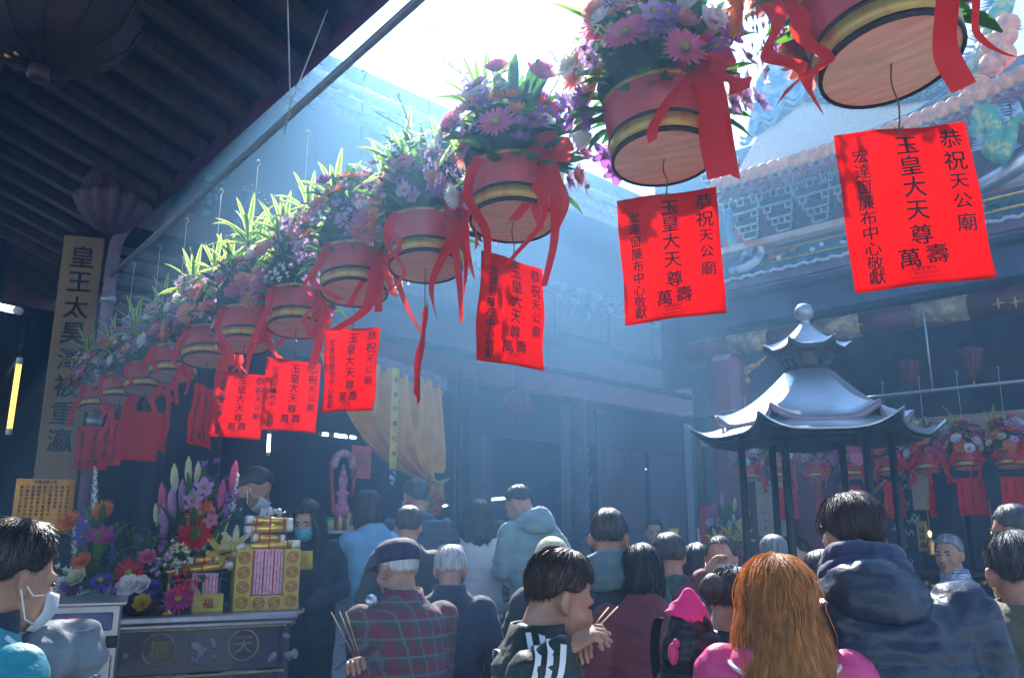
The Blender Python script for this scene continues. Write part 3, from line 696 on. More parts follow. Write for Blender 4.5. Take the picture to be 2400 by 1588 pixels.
BH = 1.045                                        # bucket bottoms above the eye
def basket(name, px, py_unused, pos, seed, label, group, scale=1.0, rich=1.0, wire=1.2, tails=None, plant=1, twigs=3, bow_side=1, tilt=(-.16, 0), pal=None, fsize=1.0, rlen=1.0):
    r_ = random.Random(seed); x, y, z = pos
    yaw = math.atan2(-x, y)                       # local -y faces the camera
    t = thing(name, label, 'flower basket', pos, group=group, rot=(tilt[0], tilt[1], yaw))
    s = scale
    m = MB(); m.lathe([(.140, .013), (.146, .012), (.1475, .02), (.163, .178), (.1665, .18), (.166, .186), (.158, .184), (.146, .03)], 36); m.v = [p * s for p in m.v]
    bk_ = m.build('bucket', lacq, t)
    m = MB(); m.lathe([(.143, .004), (.143, .0115)], 36); m.v = [p * s for p in m.v]; m.build('base_board', wood_base, bk_, smooth=False)
    m = MB(); m.lathe([(.1432, 0), (.151, 0), (.152, .013), (.146, .0135), (.1432, .008)], 36, cap=False); m.v = [p * s for p in m.v]; m.build('hoop', hoop, bk_)
    m = MB(); m.lathe([(.1483, .0137), (.1522, .0137), (.1545, .056), (.1502, .056)], 36, cap=False); m.v = [p * s for p in m.v]; m.build('gold_band', goldband, bk_)
    m = MB(); m.lathe([(.151, .0565), (.1555, .0565), (.1565, .067), (.152, .067)], 36, cap=False); m.v = [p * s for p in m.v]; m.build('hoop', hoop, bk_)
    m = MB(); m.lathe([(.164, .176), (.1685, .178), (.1685, .187), (.164, .189)], 36, cap=False); m.v = [p * s for p in m.v]; m.build('rim', gold, bk_)
    # foliage dome
    m = MB(); C0 = Vector((0, 0, .15)) * s
    nl = int((150 if wire > 1.05 else 110) * rich)
    for k in range(nl):
        a = r_.uniform(0, 2 * math.pi); e = r_.uniform(-.15, 1.45); rr = r_.uniform(.08, .2) * s
        d = Vector((math.cos(a) * math.cos(e), math.sin(a) * math.cos(e), math.sin(e))); b = C0 + Vector((d.x * rr, d.y * rr, d.z * rr * 1.9 + .03))
        m.m = r_.choice((0, 0, 0, 1)); blade(m, b, d + Vector((0, 0, .3)), r_.uniform(.07, .15) * s, r_.uniform(.022, .045) * s, r_.uniform(.3, 1.4), r_, 4)
    m.build('foliage', [leaf_d, leaf_m], t)
    m = MB()
    m.ell(Vector((0, 0, .27)) * s, Vector((.17, .17, .2)) * s, None, 14, 10)
    for v in m.v: v += noise.noise_vector(v * 18 + Vector((seed, 0, 0))) * .03 * s
    m.build('floral_foam', mat('mossy_filler', (.03, .05, .03), .9, var=.5, scale=20), t)
    # flowers over the dome
    kinds = pal or [('gerbera', 'pink'), ('gerbera', 'orange'), ('gerbera', 'salmon'), ('rose', 'pink'), ('rose', 'salmon'), ('rose', 'white'), ('orchid', 'purple'), ('orchid', 'mauve'), ('mum', 'purple'), ('spray', 'white'), ('gerbera', 'red'), ('orchid', 'mauve'), ('spray', 'mauve'), ('mum', 'white')]
    nf = int((46 if wire > 1.05 else 40) * rich)
    for k in range(nf):
        e = math.asin(lerp(-.12, .98, (k + r_.random() * .8) / nf)); a = k * 2.39996 + r_.uniform(-.3, .3)
        d = Vector((math.cos(a) * math.cos(e), math.sin(a) * math.cos(e), math.sin(e))); rr = r_.uniform(.18, .27) * s
        p = C0 + Vector((d.x * rr, d.y * rr, d.z * rr * 1.5 + .06 * s)); kd = r_.choice(kinds)
        flower(t, kd[0], kd[1], p, d + Vector((0, 0, .15)), s * fsize * r_.uniform(1.0, 1.6), r_)
    for q in range(plant):
        a = math.pi * (.95 if q == 0 else r_.uniform(0, 2)) + r_.uniform(-.5, .5); b = C0 + Vector((math.cos(a) * .12, math.sin(a) * .08, .26 + .08 * q)) * s; m = MB()
        m.tube([b - Vector((0, 0, .12)) * s, b + Vector((0, 0, .1)) * s], .008 * s, 6)
        for k in range(24):
            a2 = k * 2.4; el = lerp(.25, 1.35, k / 23); d = Vector((math.cos(a2) * math.cos(el), math.sin(a2) * math.cos(el), math.sin(el)))
            blade(m, b + Vector((0, 0, .0 + .1 * k / 23)) * s, d, r_.uniform(.18, .27) * s, .03 * s, r_.uniform(.9, 2.0) * (1.2 - .6 * k / 23), r_, 7, True)
        m.build('striped_plant', [leaf_m, leaf_y], t)
    for q in range(twigs):
        a = r_.uniform(0, 6.28); d = Vector((math.cos(a) * .4, math.sin(a) * .4, 1)).normalized(); L = r_.uniform(.3, .48) * s; b = C0 + Vector((d.x * .12, d.y * .12, .2)) * s
        P = bez([b, b + d * L * .4 + Vector((r_.uniform(-.02, .02), 0, 0)), b + d * L * .75 + Vector((r_.uniform(-.05, .05), 0, 0)), b + d * L + Vector((r_.uniform(-.09, .09), 0, 0))], 6)
        m = MB(); m.m = 0; m.tube(P, [.0035 * s * (1 - .6 * i / len(P)) for i in range(len(P))], 5); m.m = 1
        for i in range(3, len(P), 1):
            o = Vector((r_.uniform(-1, 1), r_.uniform(-1, 1), .8)).normalized(); m.cone(P[i], P[i] + o * .012 * s, .0042 * s, .003 * s, 6, 2)
        m.build('willow_twig', [twig_m, bud_m], t)
    m = MB()
    for k in range(3):
        a = k * 2.094 + .4; m.tube([Vector((math.cos(a) * .163, math.sin(a) * .163, .18)) * s, Vector((0, 0, .62)) * s], .0016, 5)
    m.tube([Vector((0, 0, .62)) * s, (0, 0, wire)], .0022, 5)
    m.tube(bez([(0, 0, wire), (.012, 0, wire + .02), (.0, 0, wire + .045), (-.012, 0, wire + .03)], 4), .003, 5)
    m.build('hanging_wire', wire_m, t)
    rt, ou = Vector((1, 0, 0)), Vector((0, -1, 0)); m = MB(); bs = bow_side
    c = Vector((.13 * bs, -.13, .2)) * s
    if tails is None:
        tails = []
        for k in range(5 if rlen == 1 else 3):
            ln = rlen * r_.uniform(.24, .5); sx = r_.uniform(-.09, .09) * (1 if k else bs); tails.append(dict(P=[c, c + Vector((sx * .5, -.03, -ln * .35)), c + Vector((sx + r_.uniform(-.05, .05), -.02 + r_.uniform(-.04, .04), -ln * .7)), c + Vector((sx * 1.6 + r_.uniform(-.07, .07), r_.uniform(-.05, .05), -ln))], W=r_.uniform(.03, .05), tw=r_.uniform(-1.6, 1.6)))
        c2 = Vector((-.12, -.12, .19)) * s
        for k in range(2):
            ln = rlen * r_.uniform(.2, .42); tails.append(dict(P=[c2, c2 + Vector((-.03, -.02, -ln * .4)), c2 + Vector((r_.uniform(-.1, .05), 0, -ln * .7)), c2 + Vector((r_.uniform(-.1, .08), 0, -ln))], W=.035, tw=r_.uniform(-2, 2)))
    else:
        tails = [dict(d, P=[c + Vector(p) * s for p in d['P']]) for d in tails]
    bow(m, c, rt, ou, s, r_, tails)
    m.build('ribbon', ribbon_m, t)
    return t

TAG_W, TAG_H = .28, .37
_TW = {}
def tag_meshes(detail):
    if detail in _TW: return _TW[detail]
    def surf(u, v, o=0.0): return Vector((u, .013 * math.sin(u * 13 + v * 5) + .006 * math.sin(v * 17 + u * 6) + .003 * math.sin(u * 40 - v * 30) - .25 * max(0, -v - .3) ** 2 * 6 * (u + .2) - o, v))
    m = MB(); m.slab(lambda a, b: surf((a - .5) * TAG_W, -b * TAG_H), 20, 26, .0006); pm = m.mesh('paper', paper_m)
    wm = MB(); f = lambda u, v: surf(u, v, .0018)
    U = lambda a: (a - .5) * TAG_W
    V = lambda a: -a * TAG_H
    if detail:
        for ch, v in zip('玉皇大天尊', (.12, .26, .40, .545, .69)): write(wm, ch, U(.53), V(v), .046, f, .02)
        write(wm, '萬', U(.42), V(.83), .044, f, .02); write(wm, '壽', U(.615), V(.82), .044, f, .02)
        for ch, v, h in zip('恭祝天公廟', (.105, .25, .385, .51, .645), (.047, .047, .037, .036, .04)): write(wm, ch, U(.865), V(v), h, f, .02)
        for ch, v in zip('宏達窗簾布中心敬獻', (.17, .265, .36, .455, .55, .645, .745, .835, .92)): write(wm, ch, U(.17), V(v), .033, f, .02)
        write(wm, '永康窗簾布', U(.5), V(.9), .0095, f, .0); write(wm, '(06)2656609', U(.51), V(.93), .0085, f, .0)
        wm.slab(lambda a, b: f(U(.4) + a * .065, V(.955) - b * .0012), 6, 1, .0004)
    else:
        for ch, v in zip('玉皇大天尊壽', (.12, .26, .40, .545, .69, .83)): write(wm, ch, U(.5), V(v), .037, f, .01)
        for ch, v in zip('恭祝天公廟', (.105, .25, .385, .51, .645)): write(wm, ch, U(.84), V(v), .031, f, .01)
        for ch, v in zip('宏達布中心敬獻', (.17, .3, .42, .54, .66, .78, .9)): write(wm, ch, U(.17), V(v), .027, f, .01)
    _TW[detail] = (pm, wm.mesh('writing', black_ink, False)); return _TW[detail]
def paper_tag(name, top, yaw, label, string, group, roll=0.0, pitch=0.0, detail=True, both=False, scale=1.0):
    t = thing(name, label, 'paper tag', top, group=group, rot=(pitch, roll, yaw)); pm, wm = tag_meshes(detail)
    t.scale = (scale,) * 3
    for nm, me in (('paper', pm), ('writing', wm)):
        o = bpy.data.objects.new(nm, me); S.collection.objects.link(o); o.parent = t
    m = MB(); sv = t.matrix_basis.to_3x3().inverted() @ Vector((0, 0, 1))
    m.tube(bez([Vector((0, 0, -.008)), sv * string * .35 + Vector((.006, 0, 0)), sv * string * .7 + Vector((-.004, 0, 0)), sv * string], 4), .0022, 5)
    m.tube(bez([(-.008, -.003, .002), (0, -.004, -.012), (.008, -.003, .002)], 3), .0018, 5)
    m.build('tie_wire', mat('rusty_wire', (.14, .08, .06), .6), t); return t

hooks = [(None, 2063, 150), (None, 1537, 370), (None, 1187, 515), (None, 985, 620), (None, 820, 680), (None, 686, 760)]
bpos = []
for _, px, py in hooks:
    r = ray(px * K, py * K); bpos.append(E0 + r * (BH / r.z))
for hx, hy in ((607, 354), (521, 425), (440, 497), (377, 564), (316, 607), (265, 648)):
    r = ray(hx, hy); p = r * (2.25 / r.z); bpos.append(Vector((p.x, p.y, EYE + BH)))
RAILZ = EYE + 2.28
blab = ['flower basket nearest the camera, cut by the top edge, with a huge tan base',
        'big flower basket with a fat red bow on its right side, second from the right',
        'hazy flower basket in the sun glare above the steeply turned red tag',
        'flower basket with a spiky plant against the glare, above the edge-on tag',
        'flower basket whose ribbons cross its base, above the tag overlapping the yellow curtain',
        'flower basket with a tall striped plant, above the tag with a tube light below',
        'flower basket with a spreading yellow green plant and looping ribbons over two red tags',
        'shaded flower basket with feathery grey green leaves above the dark folded tag',
        'shaded flower basket with a bright red bucket and gold band showing, far in the row',
        'shaded flower basket above the blank bright red tag',
        'dim flower basket near the couplet board, next to last of the row',
        'dimmest flower basket at the left end of the row before the couplet board']
T1 = [dict(P=[(-.34, .02, .02), (-.32, 0, -.08), (-.36, -.02, -.17), (-.30, -.01, -.23), (-.36, -.02, -.29)], W=.042, tw=1.2),
      dict(P=[(-.33, .02, .04), (-.28, 0, -.08), (-.285, -.02, -.16), (-.25, 0, -.22), (-.3, 0, -.25), (-.29, .01, -.33)], W=.045, tw=-1.4),
      dict(P=[(0, 0, 0), (.02, -.02, -.1), (-.02, -.03, -.22), (-.05, -.03, -.32), (-.04, -.01, -.40)], W=.05, tw=.5),
      dict(P=[(0, 0, 0), (.06, -.01, -.12), (.13, 0, -.17), (.24, .02, -.19), (.34, .03, -.2)], W=.05, tw=.8, side=(0, 0, 1)),
      dict(P=[(0, 0, 0), (.03, -.02, -.2), (.01, -.02, -.3), (.05, 0, -.36), (.1, .01, -.37)], W=.02, tw=2)]
T2 = [dict(P=[(0, 0, -.01), (.01, -.02, -.12), (.0, -.02, -.25), (.01, -.01, -.36)], W=.075, tw=.3),
      dict(P=[(.02, 0, -.01), (.03, 0, -.12), (.035, .0, -.24), (.045, .01, -.355)], W=.05, tw=-.9),
      dict(P=[(-.02, -.01, -.02), (-.09, -.03, -.1), (-.15, -.05, -.2), (-.16, -.05, -.25)], W=(.05, .03), tw=.6),
      dict(P=[(0, 0, 0), (.05, 0, -.05), (.09, 0, -.06), (.085, 0, -.1)], W=.06, tw=.4)]
for i, p in enumerate(bpos):
    kw = {}
    if i == 0: kw = dict(tails=T1, rich=1.4, plant=0, twigs=0, tilt=(R(-6), R(-9)), scale=1.06)
    if i == 1: kw = dict(tails=T2, rich=1.35, plant=1, tilt=(R(-7), R(-3)))
    basket('flower_basket', 0, 0, tuple(p), 11 + i * 3, blab[i], 'flower baskets hanging along the rail', wire=RAILZ - p.z - .03,
           plant=kw.pop('plant', 3 if i in (5, 6) else 2 if i in (3, 4, 7, 8) else 1), twigs=kw.pop('twigs', 4 if i < 7 else 2), rich=kw.pop('rich', 1.0 if i < 8 else .75), bow_side=1 if i != 5 else 1, **kw)
# red paper tags under the baskets
tl = [(-15, -2.5, 0, .15, 'largest red paper tag with bold black writing, nearest the camera at the right'),
      (-24, -1.5, 0, .095, 'second largest red paper tag, with shadow patches across its writing'),
      (36, 1, 0, .125, 'red paper tag turned steeply so its lower edge slopes down to the right'),
      (93, 2, 4, .16, 'red paper tag hanging edge-on like a thin strip in front of the yellow curtain'),
      (-27, 2, 0, .15, 'hazy red paper tag overlapping the left end of the yellow curtain'),
      (22, 2, 0, .16, 'bright red paper tag with a white tube light showing below its left corner'),
      (13, 3, 0, .15, 'bright red paper tag partly behind another, with its lower left corner curling'),
      (80, 2, 0, .15, 'dark red tag seen nearly edge-on beside a yellow strip'),
      (103, 3, 3, .14, 'thin edge-on red tag right of the blank one'),
      (190, -3, 0, .14, 'blank bright red tag showing its unwritten back'),
      (-42, 2, 0, .14, 'dim dark red tag between the blank tag and the leftmost one'),
      (4, 2, 0, .14, 'leftmost dim dark red tag beside the couplet board')]
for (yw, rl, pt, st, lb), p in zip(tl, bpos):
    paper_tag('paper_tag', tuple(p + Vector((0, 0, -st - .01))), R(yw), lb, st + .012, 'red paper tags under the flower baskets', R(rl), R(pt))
# the rail the baskets hang from
d_ = (bpos[11] - bpos[4]); a_ = bpos[4] - d_ * 1.1; b_ = bpos[11] + d_ * .12
rt_ = thing('hanging_rail', 'long thin rail running along the roof edge with wires for the baskets', 'rail', (a_.x, a_.y, RAILZ))
m = MB(); m.tube([(a_.x, a_.y, RAILZ), (b_.x, b_.y, RAILZ)], .022, 10); m.build('rail_tube', steel_dull, rt_, world=True)
hk = atZ(672, 243, RAILZ + .02)
m = MB(); top1, top2 = hk + Vector((-.03, -.25, 1.1)), hk + Vector((.28, .1, 1.1))
m.tube([hk, top1], .004, 6); m.tube([hk, top2], .004, 6); m.build('stay_wire', wire_m, rt_, world=True)
m = MB()
for k in range(6): m.ell(hk + Vector((-.004 * k, 0, -.02 - k * .028)), (.007, .007, .016), rot3(0, .3 * (-1) ** k, 0), 8, 5)
m.build('chain', steel_dull, rt_, world=True)

# ---------------------------------------------------------------- far row of baskets along the side hall
far = [(1735, 1110, .9), (1812, 1108, .9), (1893, 1108, .95), (1978, 1104, 1), (2063, 1096, 1), (2150, 1090, 1), (2240, 1084, 1), (2340, 1080, 1)]
flab = ['small far basket half hidden by the left post of the incense pavilion', 'far basket between the two left posts of the pavilion', 'far basket with the brightest gold base, between the middle posts',
        'far basket behind the third pavilion post', 'far basket right of the last pavilion post, above a plain red strip', 'far basket with cream and orange gerberas above a hazy narrow tag',
        'far basket with large orange gerberas above a written red tag', 'far basket at the right edge of the photo with pink and white blooms']
gl = ['far red tag half hidden behind the left pavilion posts', 'far red tag between the two left pavilion posts', 'hazy far red tag turned edge-on between the middle posts', 'bright narrow far red tag beside the third pavilion post',
      'bright far red tag right of the last pavilion post', 'hazy narrow far red tag above the crowd', 'far red tag with visible writing facing the camera', 'far red tag cut by the right edge of the photo']
fpal = [('gerbera', 'pink'), ('gerbera', 'orange'), ('gerbera', 'salmon'), ('gerbera', 'red'), ('rose', 'pink'), ('rose', 'white'), ('orchid', 'mauve'), ('spray', 'mauve'), ('gerbera', 'magenta'), ('mum', 'cream')]
for i, (px, py, sc) in enumerate(far):
    q = gp(px, py, 0); b0 = basket('flower_basket', 0, 0, tuple(q), 101 + i * 5, flab[i], 'far flower baskets along the side hall', scale=.84, rich=1.0, wire=1.0, plant=1 if i > 4 else 0, twigs=1, pal=fpal, fsize=1.25, rlen=.7)
    yw = (-60, -30, 55, 40, 20, 50, -3, 2)[i]
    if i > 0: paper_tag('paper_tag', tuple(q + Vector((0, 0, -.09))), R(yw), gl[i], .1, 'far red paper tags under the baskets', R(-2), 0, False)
q0, q1 = gp(1640, 962, 0), gp(2375, 876, 0); zr = (q0.z + q1.z) / 2
fr_ = thing('hanging_rail', 'thin grey rail crossing in front of the side hall above the far baskets', 'rail', (q1.x, q1.y, zr))
m = MB(); m.tube([GH(gt(q0) + .4, 0, zr), GH(-4, 0, zr)], .02, 8); m.build('rail_tube', steel_dull, fr_, world=True)
for px in (2160,):
    b = gp(px, 915, 0); m = MB(); m.tube([Vector((b.x, b.y, zr)), Vector((b.x, b.y, zr + .95))], .012, 6); m.build('drop_rod', steel_dull, fr_, world=True)
# ================================================================ INCENSE PAVILION
roof_steel = mat('dark_polished_steel', (.5, .54, .58), .36, metal=.85, var=.12, scale=3, bump=.03, bscale=6)
black_iron = mat('black_iron', (.02, .022, .025), .42, metal=.3, var=.2)
mauve_steel = mat('mauve_fascia', (.26, .2, .24), .4, metal=.5)
pc = atY(1892, 1100, 6.55); pc.z = 0
pav = thing('incense_pavilion', 'grey metal two-tiered incense pavilion with upturned corners, black posts and a ball on top', 'incense burner', pc, rz=math.atan2(-pc.x, pc.y) + R(8))
CA = [R(-120 + 60 * k) for k in range(6)]
def hexroof(mb, r_in, z_in, r_out, z_out, up, pw, flare=.06, nu=14, nv=10, th=.012, z_th=0.0):
    for k in range(6):
        a0, a1 = CA[k], CA[(k + 1) % 6]
        def fn(u, v):
            i0, i1 = Vector((math.cos(a0), math.sin(a0), 0)), Vector((math.cos(a1), math.sin(a1), 0))
            e = abs(2 * u - 1); ro = r_out * (1 + flare * e ** 6)
            pin, pout = lerp(i0, i1, u) * r_in, lerp(i0, i1, u) * ro
            p = lerp(pin, pout, v); f = 1 - (1 - v) ** pw
            p.z = z_in + (z_out - z_in) * f + up * (e ** 4) * v ** 3; return p
        mb.slab(fn, nu, nv, -th)
e_ = EYE
m = MB(); hexroof(m, .17, e_ + 1.27, .7, e_ + .83, .1, 1.35); r1 = m.build('upper_tier', roof_steel, pav, sharp=40)
m = MB()
for k in range(6):
    a0, a1 = CA[k], CA[(k + 1) % 6]
    def fn(u, v):
        e = abs(2 * u - 1); p = lerp(Vector((math.cos(a0), math.sin(a0), 0)), Vector((math.cos(a1), math.sin(a1), 0)), u) * (.705 * (1 + .06 * e ** 6) - .012 * v)
        p.z = e_ + .826 + .1 * e ** 4 - .055 * v; return p
    m.slab(fn, 14, 1, .008)
m.build('fascia', mauve_steel, r1)
m = MB(); hexroof(m, .6, e_ + .87, .9, e_ + .72, .13, 1.5, .07); m.build('lower_tier', roof_steel, pav, sharp=40)
m = MB()
hexroof(m, .3, e_ + .745, .885, e_ + .685, .125, 1.2, .07, th=.005); m.build('soffit', black_iron, pav)
m = MB()
for k in range(6): m.box((math.cos(CA[k] + R(30)) * .15, math.sin(CA[k] + R(30)) * .15, e_ + 1.275), (.185, .03, .03), rz3(CA[k] + R(120)), .004)
m.build('neck_ring', black_iron, pav, smooth=False)
for k in range(6):
    a = CA[k]
    for da in ((0,) if k % 2 else (-.14, .14)):
        m = MB(); m.tube([(math.cos(a + da) * .17, math.sin(a + da) * .17, e_ + 1.285), (math.cos(a + da) * .265, math.sin(a + da) * .265, e_ + 1.43)], .009, 6); m.build('strut', black_iron, pav)
m = MB(); hexroof(m, .028, e_ + 1.66, .31, e_ + 1.435, .06, 1.5, .1); m.build('cupola_roof', roof_steel, pav, sharp=40)
m = MB(); hexroof(m, .05, e_ + 1.45, .302, e_ + 1.39, .055, 1.1, .1, th=.004)
for k in range(6):
    a0, a1 = CA[k], CA[(k + 1) % 6]
    def fn(u, v):
        e = abs(2 * u - 1); p = lerp(Vector((math.cos(a0), math.sin(a0), 0)), Vector((math.cos(a1), math.sin(a1), 0)), u) * (.305 * (1 + .1 * e ** 6)); p.z = e_ + 1.433 + .06 * e ** 4 - .045 * v; return p
    m.slab(fn, 12, 1, .006)
m.build('cupola_soffit', black_iron, pav)
m = MB(); m.lathe([(.03, e_ + 1.63), (.045, e_ + 1.66), (.03, e_ + 1.68), (.028, e_ + 1.69)], 16); m.ell((0, 0, e_ + 1.745), (.075, .075, .075), None, 28, 18); m.build('ball_finial', steel_dull, pav)
for k in range(6):
    a = CA[k]; x, y = math.cos(a) * .56, math.sin(a) * .56; prof = [(.045, .3), (.06, .32), (.04, .36)]
    z = .4
    while z < 1.5:
        prof += [(.03, z), (.03, z + .16), (.045, z + .19), (.048, z + .21), (.034, z + .24)]; z += .28
    prof += [(.03, z), (.03, e_ + .76)]
    m = MB(); m.lathe(prof, 12, (x, y, 0)); m.build('post', black_iron, pav)
m = MB(); m.lathe([(.8, .004), (.8, .14), (.74, .16), (.74, .3), (.1, .302)], 6, M=rz3(0)); m.build('plinth', stone, pav, smooth=False)
m = MB(); m.lathe([(.2, .303), (.26, .36), (.2, .44), (.36, .62), (.42, .8), (.4, .94), (.45, .98), (.45, 1.02), (.38, 1.02), (.36, .95), (.02, .93)], 32); pot = m.build('incense_pot', mat('aged_bronze', (.1, .09, .06), .45, metal=.7, var=.3), pav)
m = MB(); r_ = random.Random(4)
for k in range(40):
    a, q = r_.uniform(0, 6.28), r_.uniform(0, .3); m.tube([(q * math.cos(a), q * math.sin(a), .93), (q * math.cos(a) * 1.2, q * math.sin(a) * 1.2, r_.uniform(1.12, 1.3))], .003, 4)
st_ = m.build('incense_sticks', mat('incense_red', (.35, .1, .06), .8), pot); st_['kind'] = 'stuff'

# ================================================================ COUPLET BOARD, NOTICE
bz0, bz1 = atY(150, 1235, 7.3).z, atY(190, 545, 7.3).z; bc = atY(150, 900, 7.3); byaw = math.atan2(-bc.x, bc.y) * .55
bd = thing('couplet_board', 'tall beige couplet board with a column of dark characters on the left pillar', 'board', (PIL.x + .02, PIL.y - .262, bz0), byaw)
bh = bz1 - bz0
m = MB(); m.box((0, 0, bh / 2), (.34, .03, bh), None, .006); m.build('board', mat('beige_painted_wood', (.2, .125, .06), .6, var=.12, scale=4, sx=(3, 3, .4)), bd, smooth=False)
m = MB(); write_col(m, '皇王太昊澤被重瀛', 0, bh - .2, .2, (bh - .95) / 7.2, lambda u, v: Vector((u, -.018, v)), bold=.02); m.build('writing', black_ink, bd, smooth=False)
nb = thing('orange_notice', 'orange paper notice full of small black writing below the couplet board', 'notice', Vector((PIL.x - .03, PIL.y - .31, atY(110, 1228, 7.2).z)), byaw)
nh_ = atY(110, 1106, 7.2).z - atY(110, 1228, 7.2).z
m = MB(); m.slab(lambda u, v: Vector(((u - .5) * .46, -.004 * math.sin(u * 3), v * nh_)), 6, 6, .002); m.build('paper', mat('orange_paper', (.85, .33, .03), .7, var=.25, scale=4), nb)
m = MB(); rows = ['天壇恭祝玉皇大帝', '壽誕禮斗法會', '祈安植福', '消災補運闔家平安', '每日上午', '誦經', '信眾踴躍參加']
for j in range(9):
    write_col(m, (rows[j % 7] + rows[(j + 3) % 7])[:11 - j % 4], .18 - j * .045, nh_ * .84, .026, nh_ * .075, lambda u, v: Vector((u, -.009, v)), bold=.02)
write(m, '天壇法會公告', 0, nh_ * .94, .028, lambda u, v: Vector((u, -.009, v)), wscale=1.0); m.build('writing', black_ink, nb, smooth=False)

# ================================================================ ALTAR TABLE, DONATION BOX, OFFERINGS
A_, B_2 = at(265, 1432, 3.95), at(690, 1410, 4.3); tdir = (B_2 - A_); tdir.z = 0; TLN = tdir.length; TYW = math.atan2(tdir.y, tdir.x); TOP = (A_.z + B_2.z) / 2
tb = thing('altar_table', 'dark altar table with gold lined front panels and two circled characters', 'altar table', (A_.x, A_.y, TZ), TYW)
Hh = TOP - TZ; lac = mat('altar_black_lacquer', (.035, .035, .06), .3, var=.3, scale=5, coat=.4); gold_l = mat('dull_gold_line', (.34, .25, .13), .45, metal=.4, var=.25, scale=20)
top_m = mat('altar_top_metal', (.3, .32, .38), .3, metal=.6, var=.15)
m = MB(); m.box((TLN / 2 - .2, .36, Hh - .018), (TLN + .4, .76, .036), None, .008); m.box((TLN / 2 - .2, .36, Hh - .05), (TLN + .36, .72, .024), None, .006); m.build('table_top', top_m, tb, smooth=False)
m = MB(); m.box((TLN / 2 - .2, .05, Hh - .17), (TLN + .3, .05, .21), None, .006); fp = m.build('frieze_panel', lac, tb, smooth=False)
m = MB(); fl_ = lambda u, v: Vector((u, .021, v))
for cx, ch in ((.24, '壇'), (.7, '天')):
    q = Vector((cx * TLN, .022, Hh - .155)); m.tube([q + Vector((.072 * math.cos(a), 0, .072 * math.sin(a))) for a in [k / 32 * 2 * math.pi for k in range(33)]], .005, 6)
    write(m, ch, q.x, q.z, .085, fl_, bold=.02)
m.build('gold_writing', gold_l, fp, smooth=False)
m = MB()
for z in (Hh - .066, Hh - .285): m.box((TLN / 2 - .2, .02, z), (TLN + .3, .012, .012), None, .002)
m.build('gold_line', gold_l, fp, smooth=False)
m = MB(); r_ = random.Random(8)
for k in range(30):
    x = r_.uniform(-.1, TLN); 
    if min(abs(x - .24 * TLN), abs(x - .7 * TLN)) < .1: continue
    m.ell((x, .024, Hh - .17 + r_.uniform(-.07, .07)), (r_.uniform(.015, .035), .006, r_.uniform(.01, .03)), rot3(0, r_.uniform(0, 3), 0), 8, 5)
m.build('carved_fruit', mat('carved_gilt', (.3, .24, .2), .5, col2=(.12, .14, .25), scale=20), fp)
m = MB(); m.box((TLN / 2 - .2, .07, (Hh - .29) / 2 + .02), (TLN + .26, .05, Hh - .33), None, .006); lp = m.build('carved_panel', lac, tb, smooth=False)
m = MB()
for k in range(26):
    x, z = r_.uniform(0, TLN), r_.uniform(.12, Hh - .34); P = [Vector((x + .07 * (u - .5) + .02 * math.cos(u * 9 + k), .04, z + .03 * math.sin(u * 8 + k))) for u in [j / 8 for j in range(9)]]; m.tube(P, .008, 5)
m.build('carved_cloud', mat('grey_blue_carving', (.17, .2, .26), .5, var=.3, scale=20), lp)
for x in (-.32, TLN - .06):
    for y in (.06, .66): m = MB(); m.box((x, y, Hh / 2 - .03), (.07, .07, Hh - .065), None, .01); m.build('leg', lac, tb, smooth=False)
def on_table(px, py_unused, back, dz=0.0):      # point on the table top behind its front edge by 'back', at image column px
    n = Vector((-math.sin(TYW), math.cos(TYW), 0)); p0 = Vector((A_.x, A_.y, 0)) + n * back; r = ray(px * K, 1248 + 180); d = Vector((r.x, r.y, 0))
    s_ = p0.dot(n) / d.dot(n); q = d * s_; return Vector((q.x, q.y, TOP + dz))
dbx = at(158, 1392, 3.55); DW, DH = .44, dbx.z
db = thing('donation_box', 'stainless steel donation box with a red digital display and a key in its door', 'donation box', (dbx.x, dbx.y, TZ), TYW - .02)
Dh = DH - TZ; ss = mat('satin_stainless', (.5, .5, .5), .34, metal=.85, var=.1, scale=8)
m = MB(); m.box((0, .2, Dh / 2 + .002), (DW - .02, .38, Dh - .01), None, .008); m.build('cabinet', ss, db, smooth=False)
m = MB(); m.box((0, .19, Dh - .01), (DW + .02, .44, .02), None, .006); m.build('lid', ss, db, smooth=False)
m = MB(); m.box((.03, .004, Dh - .085), (.3, .012, .075), None, .02); pn = m.build('display_panel', mat('blue_grey_panel', (.1, .13, .22), .3), db, smooth=False)
m = MB(); m.box((.03, -.004, Dh - .08), (.05, .006, .022), None, .002); m.build('display', mat('red_led', (1, .05, .03), emit=1.2), pn, smooth=False)
m = MB(); m.box((0, .008, Dh - .17), (DW - .03, .012, .05), None, .004); m.build('slot_strip', black_iron, db, smooth=False)
m = MB(); m.box((0, .006, Dh - .2 - .33), (DW - .06, .014, .62), None, .006); dr = m.build('door', ss, db, smooth=False)
m = MB(); m.ell((.14, -.008, Dh - .3), (.014, .012, .014), None, 10, 6); m.tube([(.14, -.02, Dh - .3), (.135, -.022, Dh - .36)], .004, 5); m.box((.133, -.024, Dh - .375), (.02, .004, .035)); m.build('key', steel, dr)
